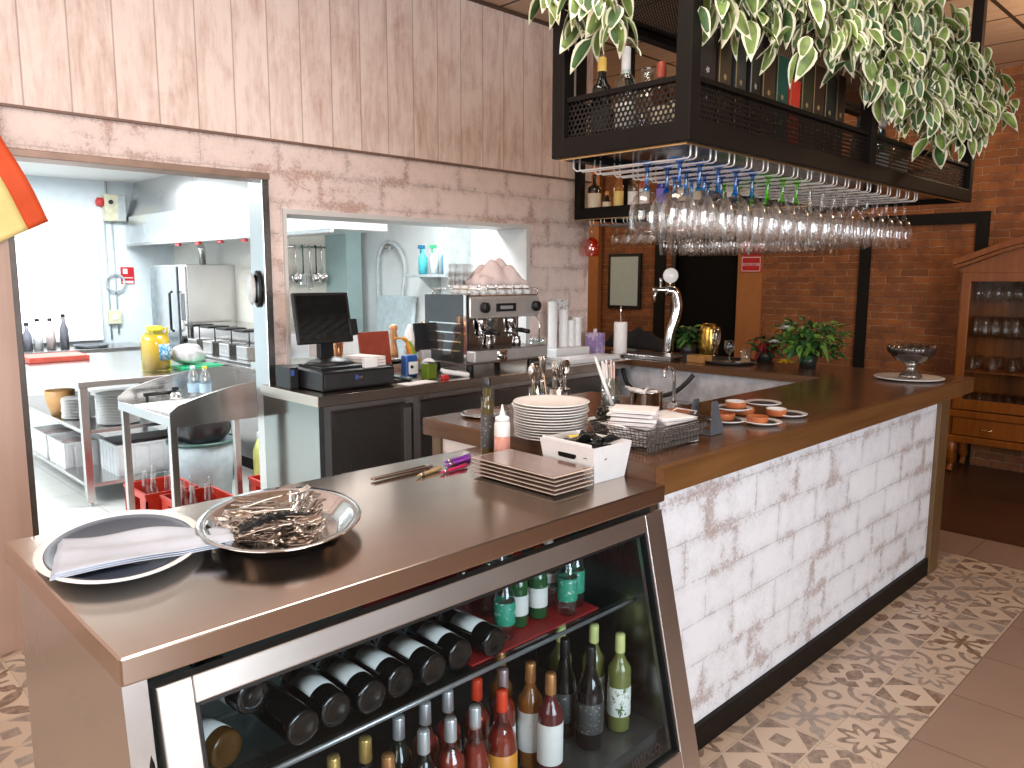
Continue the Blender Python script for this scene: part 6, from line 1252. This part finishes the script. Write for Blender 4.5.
# ================================================================ LIGHT
def area(name, loc, rot, sx, sy, e, col=(1, 1, 1)):
    l = bpy.data.lights.new(name, 'AREA'); l.shape = 'RECTANGLE'; l.size = sx; l.size_y = sy; l.energy = e; l.color = col
    o = bpy.data.objects.new(name, l); COL.objects.link(o); o.location = loc; o.rotation_euler = rot; return o
area('daylight_street_window', (.4, -3.95, 1.9), (PI/2, 0, 0), 3.4, 2.2, 300, (.9, .95, 1.))
area('daylight_left_window', (-2.9, 1.0, 2.3), (0, -PI/2, 0), 1.8, 4.5, 125, (1., .96, .93))
area('wall_fill_light', (1.8, 1.6, 3.44), (0, 0, 0), 1.4, 1.4, 68, (1., .88, .78))  # unseen fill added to brighten the kitchen-side wall and cooler top
area('kitchen_tube_light', (-.4, 6.6, 2.7), (0, 0, 0), 1.2, 2.4, 150, (.95, .99, 1.))
area('kitchen_tube_light', (3.3, 4.9, 2.7), (0, 0, 0), 1.4, .5, 90, (.95, .99, 1.))
area('kitchen_tube_light', (2.4, 8.4, 2.7), (0, 0, 0), 1.4, .5, 95, (.95, .99, 1.))
def lamp(name, loc, e, col):
    l = bpy.data.lights.new(name, 'POINT'); l.shadow_soft_size = .15; l.energy = e; l.color = col
    o = bpy.data.objects.new(name, l); COL.objects.link(o); o.location = loc
lamp('dining_fill_light', (6.2, .9, 2.9), 34, (1., .72, .45))  # point lights added to lighten the far ceiling and brick; no fixtures modelled
lamp('dining_fill_light', (6.3, 7.4, 2.9), 38, (1., .76, .5))
lamp('dining_fill_light', (6.7, 3.6, 3.1), 12, (1., .74, .48))
w = bpy.data.worlds.new('world'); sc.world = w; w.use_nodes = True; w.node_tree.nodes['Background'].inputs[0].default_value = (.9, .87, .85, 1); w.node_tree.nodes['Background'].inputs[1].default_value = .3
# ================================================================ CAMERA
cam = bpy.data.cameras.new('camera'); co = bpy.data.objects.new('camera', cam); COL.objects.link(co); sc.camera = co
F_, YAW, PIT, ROL = 779.66, .777007, .138673, .003216
cam.sensor_fit = 'HORIZONTAL'; cam.sensor_width = 36; cam.lens = F_/1024*36; cam.clip_start = .05
fw = Vector((math.sin(YAW)*math.cos(PIT), math.cos(YAW)*math.cos(PIT), -math.sin(PIT))); rt = Vector((math.cos(YAW), -math.sin(YAW), 0)); up = rt.cross(fw)
c_, s_ = math.cos(ROL), math.sin(ROL); r2_ = rt*c_+up*s_; u2_ = -rt*s_+up*c_
co.matrix_world = Matrix(((r2_.x, u2_.x, -fw.x, 0), (r2_.y, u2_.y, -fw.y, 0), (r2_.z, u2_.z, -fw.z, 1.70), (0, 0, 0, 1)))
vs_ = sc.view_settings; vs_.view_transform = 'Standard'; vs_.look = 'None'; vs_.gamma = 1; vs_.use_curve_mapping = False; vs_.exposure = .0
cy = sc.cycles; cy.max_bounces = 10; cy.transparent_max_bounces = 40; cy.diffuse_bounces = 4; cy.glossy_bounces = 4; cy.sample_clamp_indirect = 4; cy.caustics_reflective = False; cy.caustics_refractive = False; cy.use_denoising = True
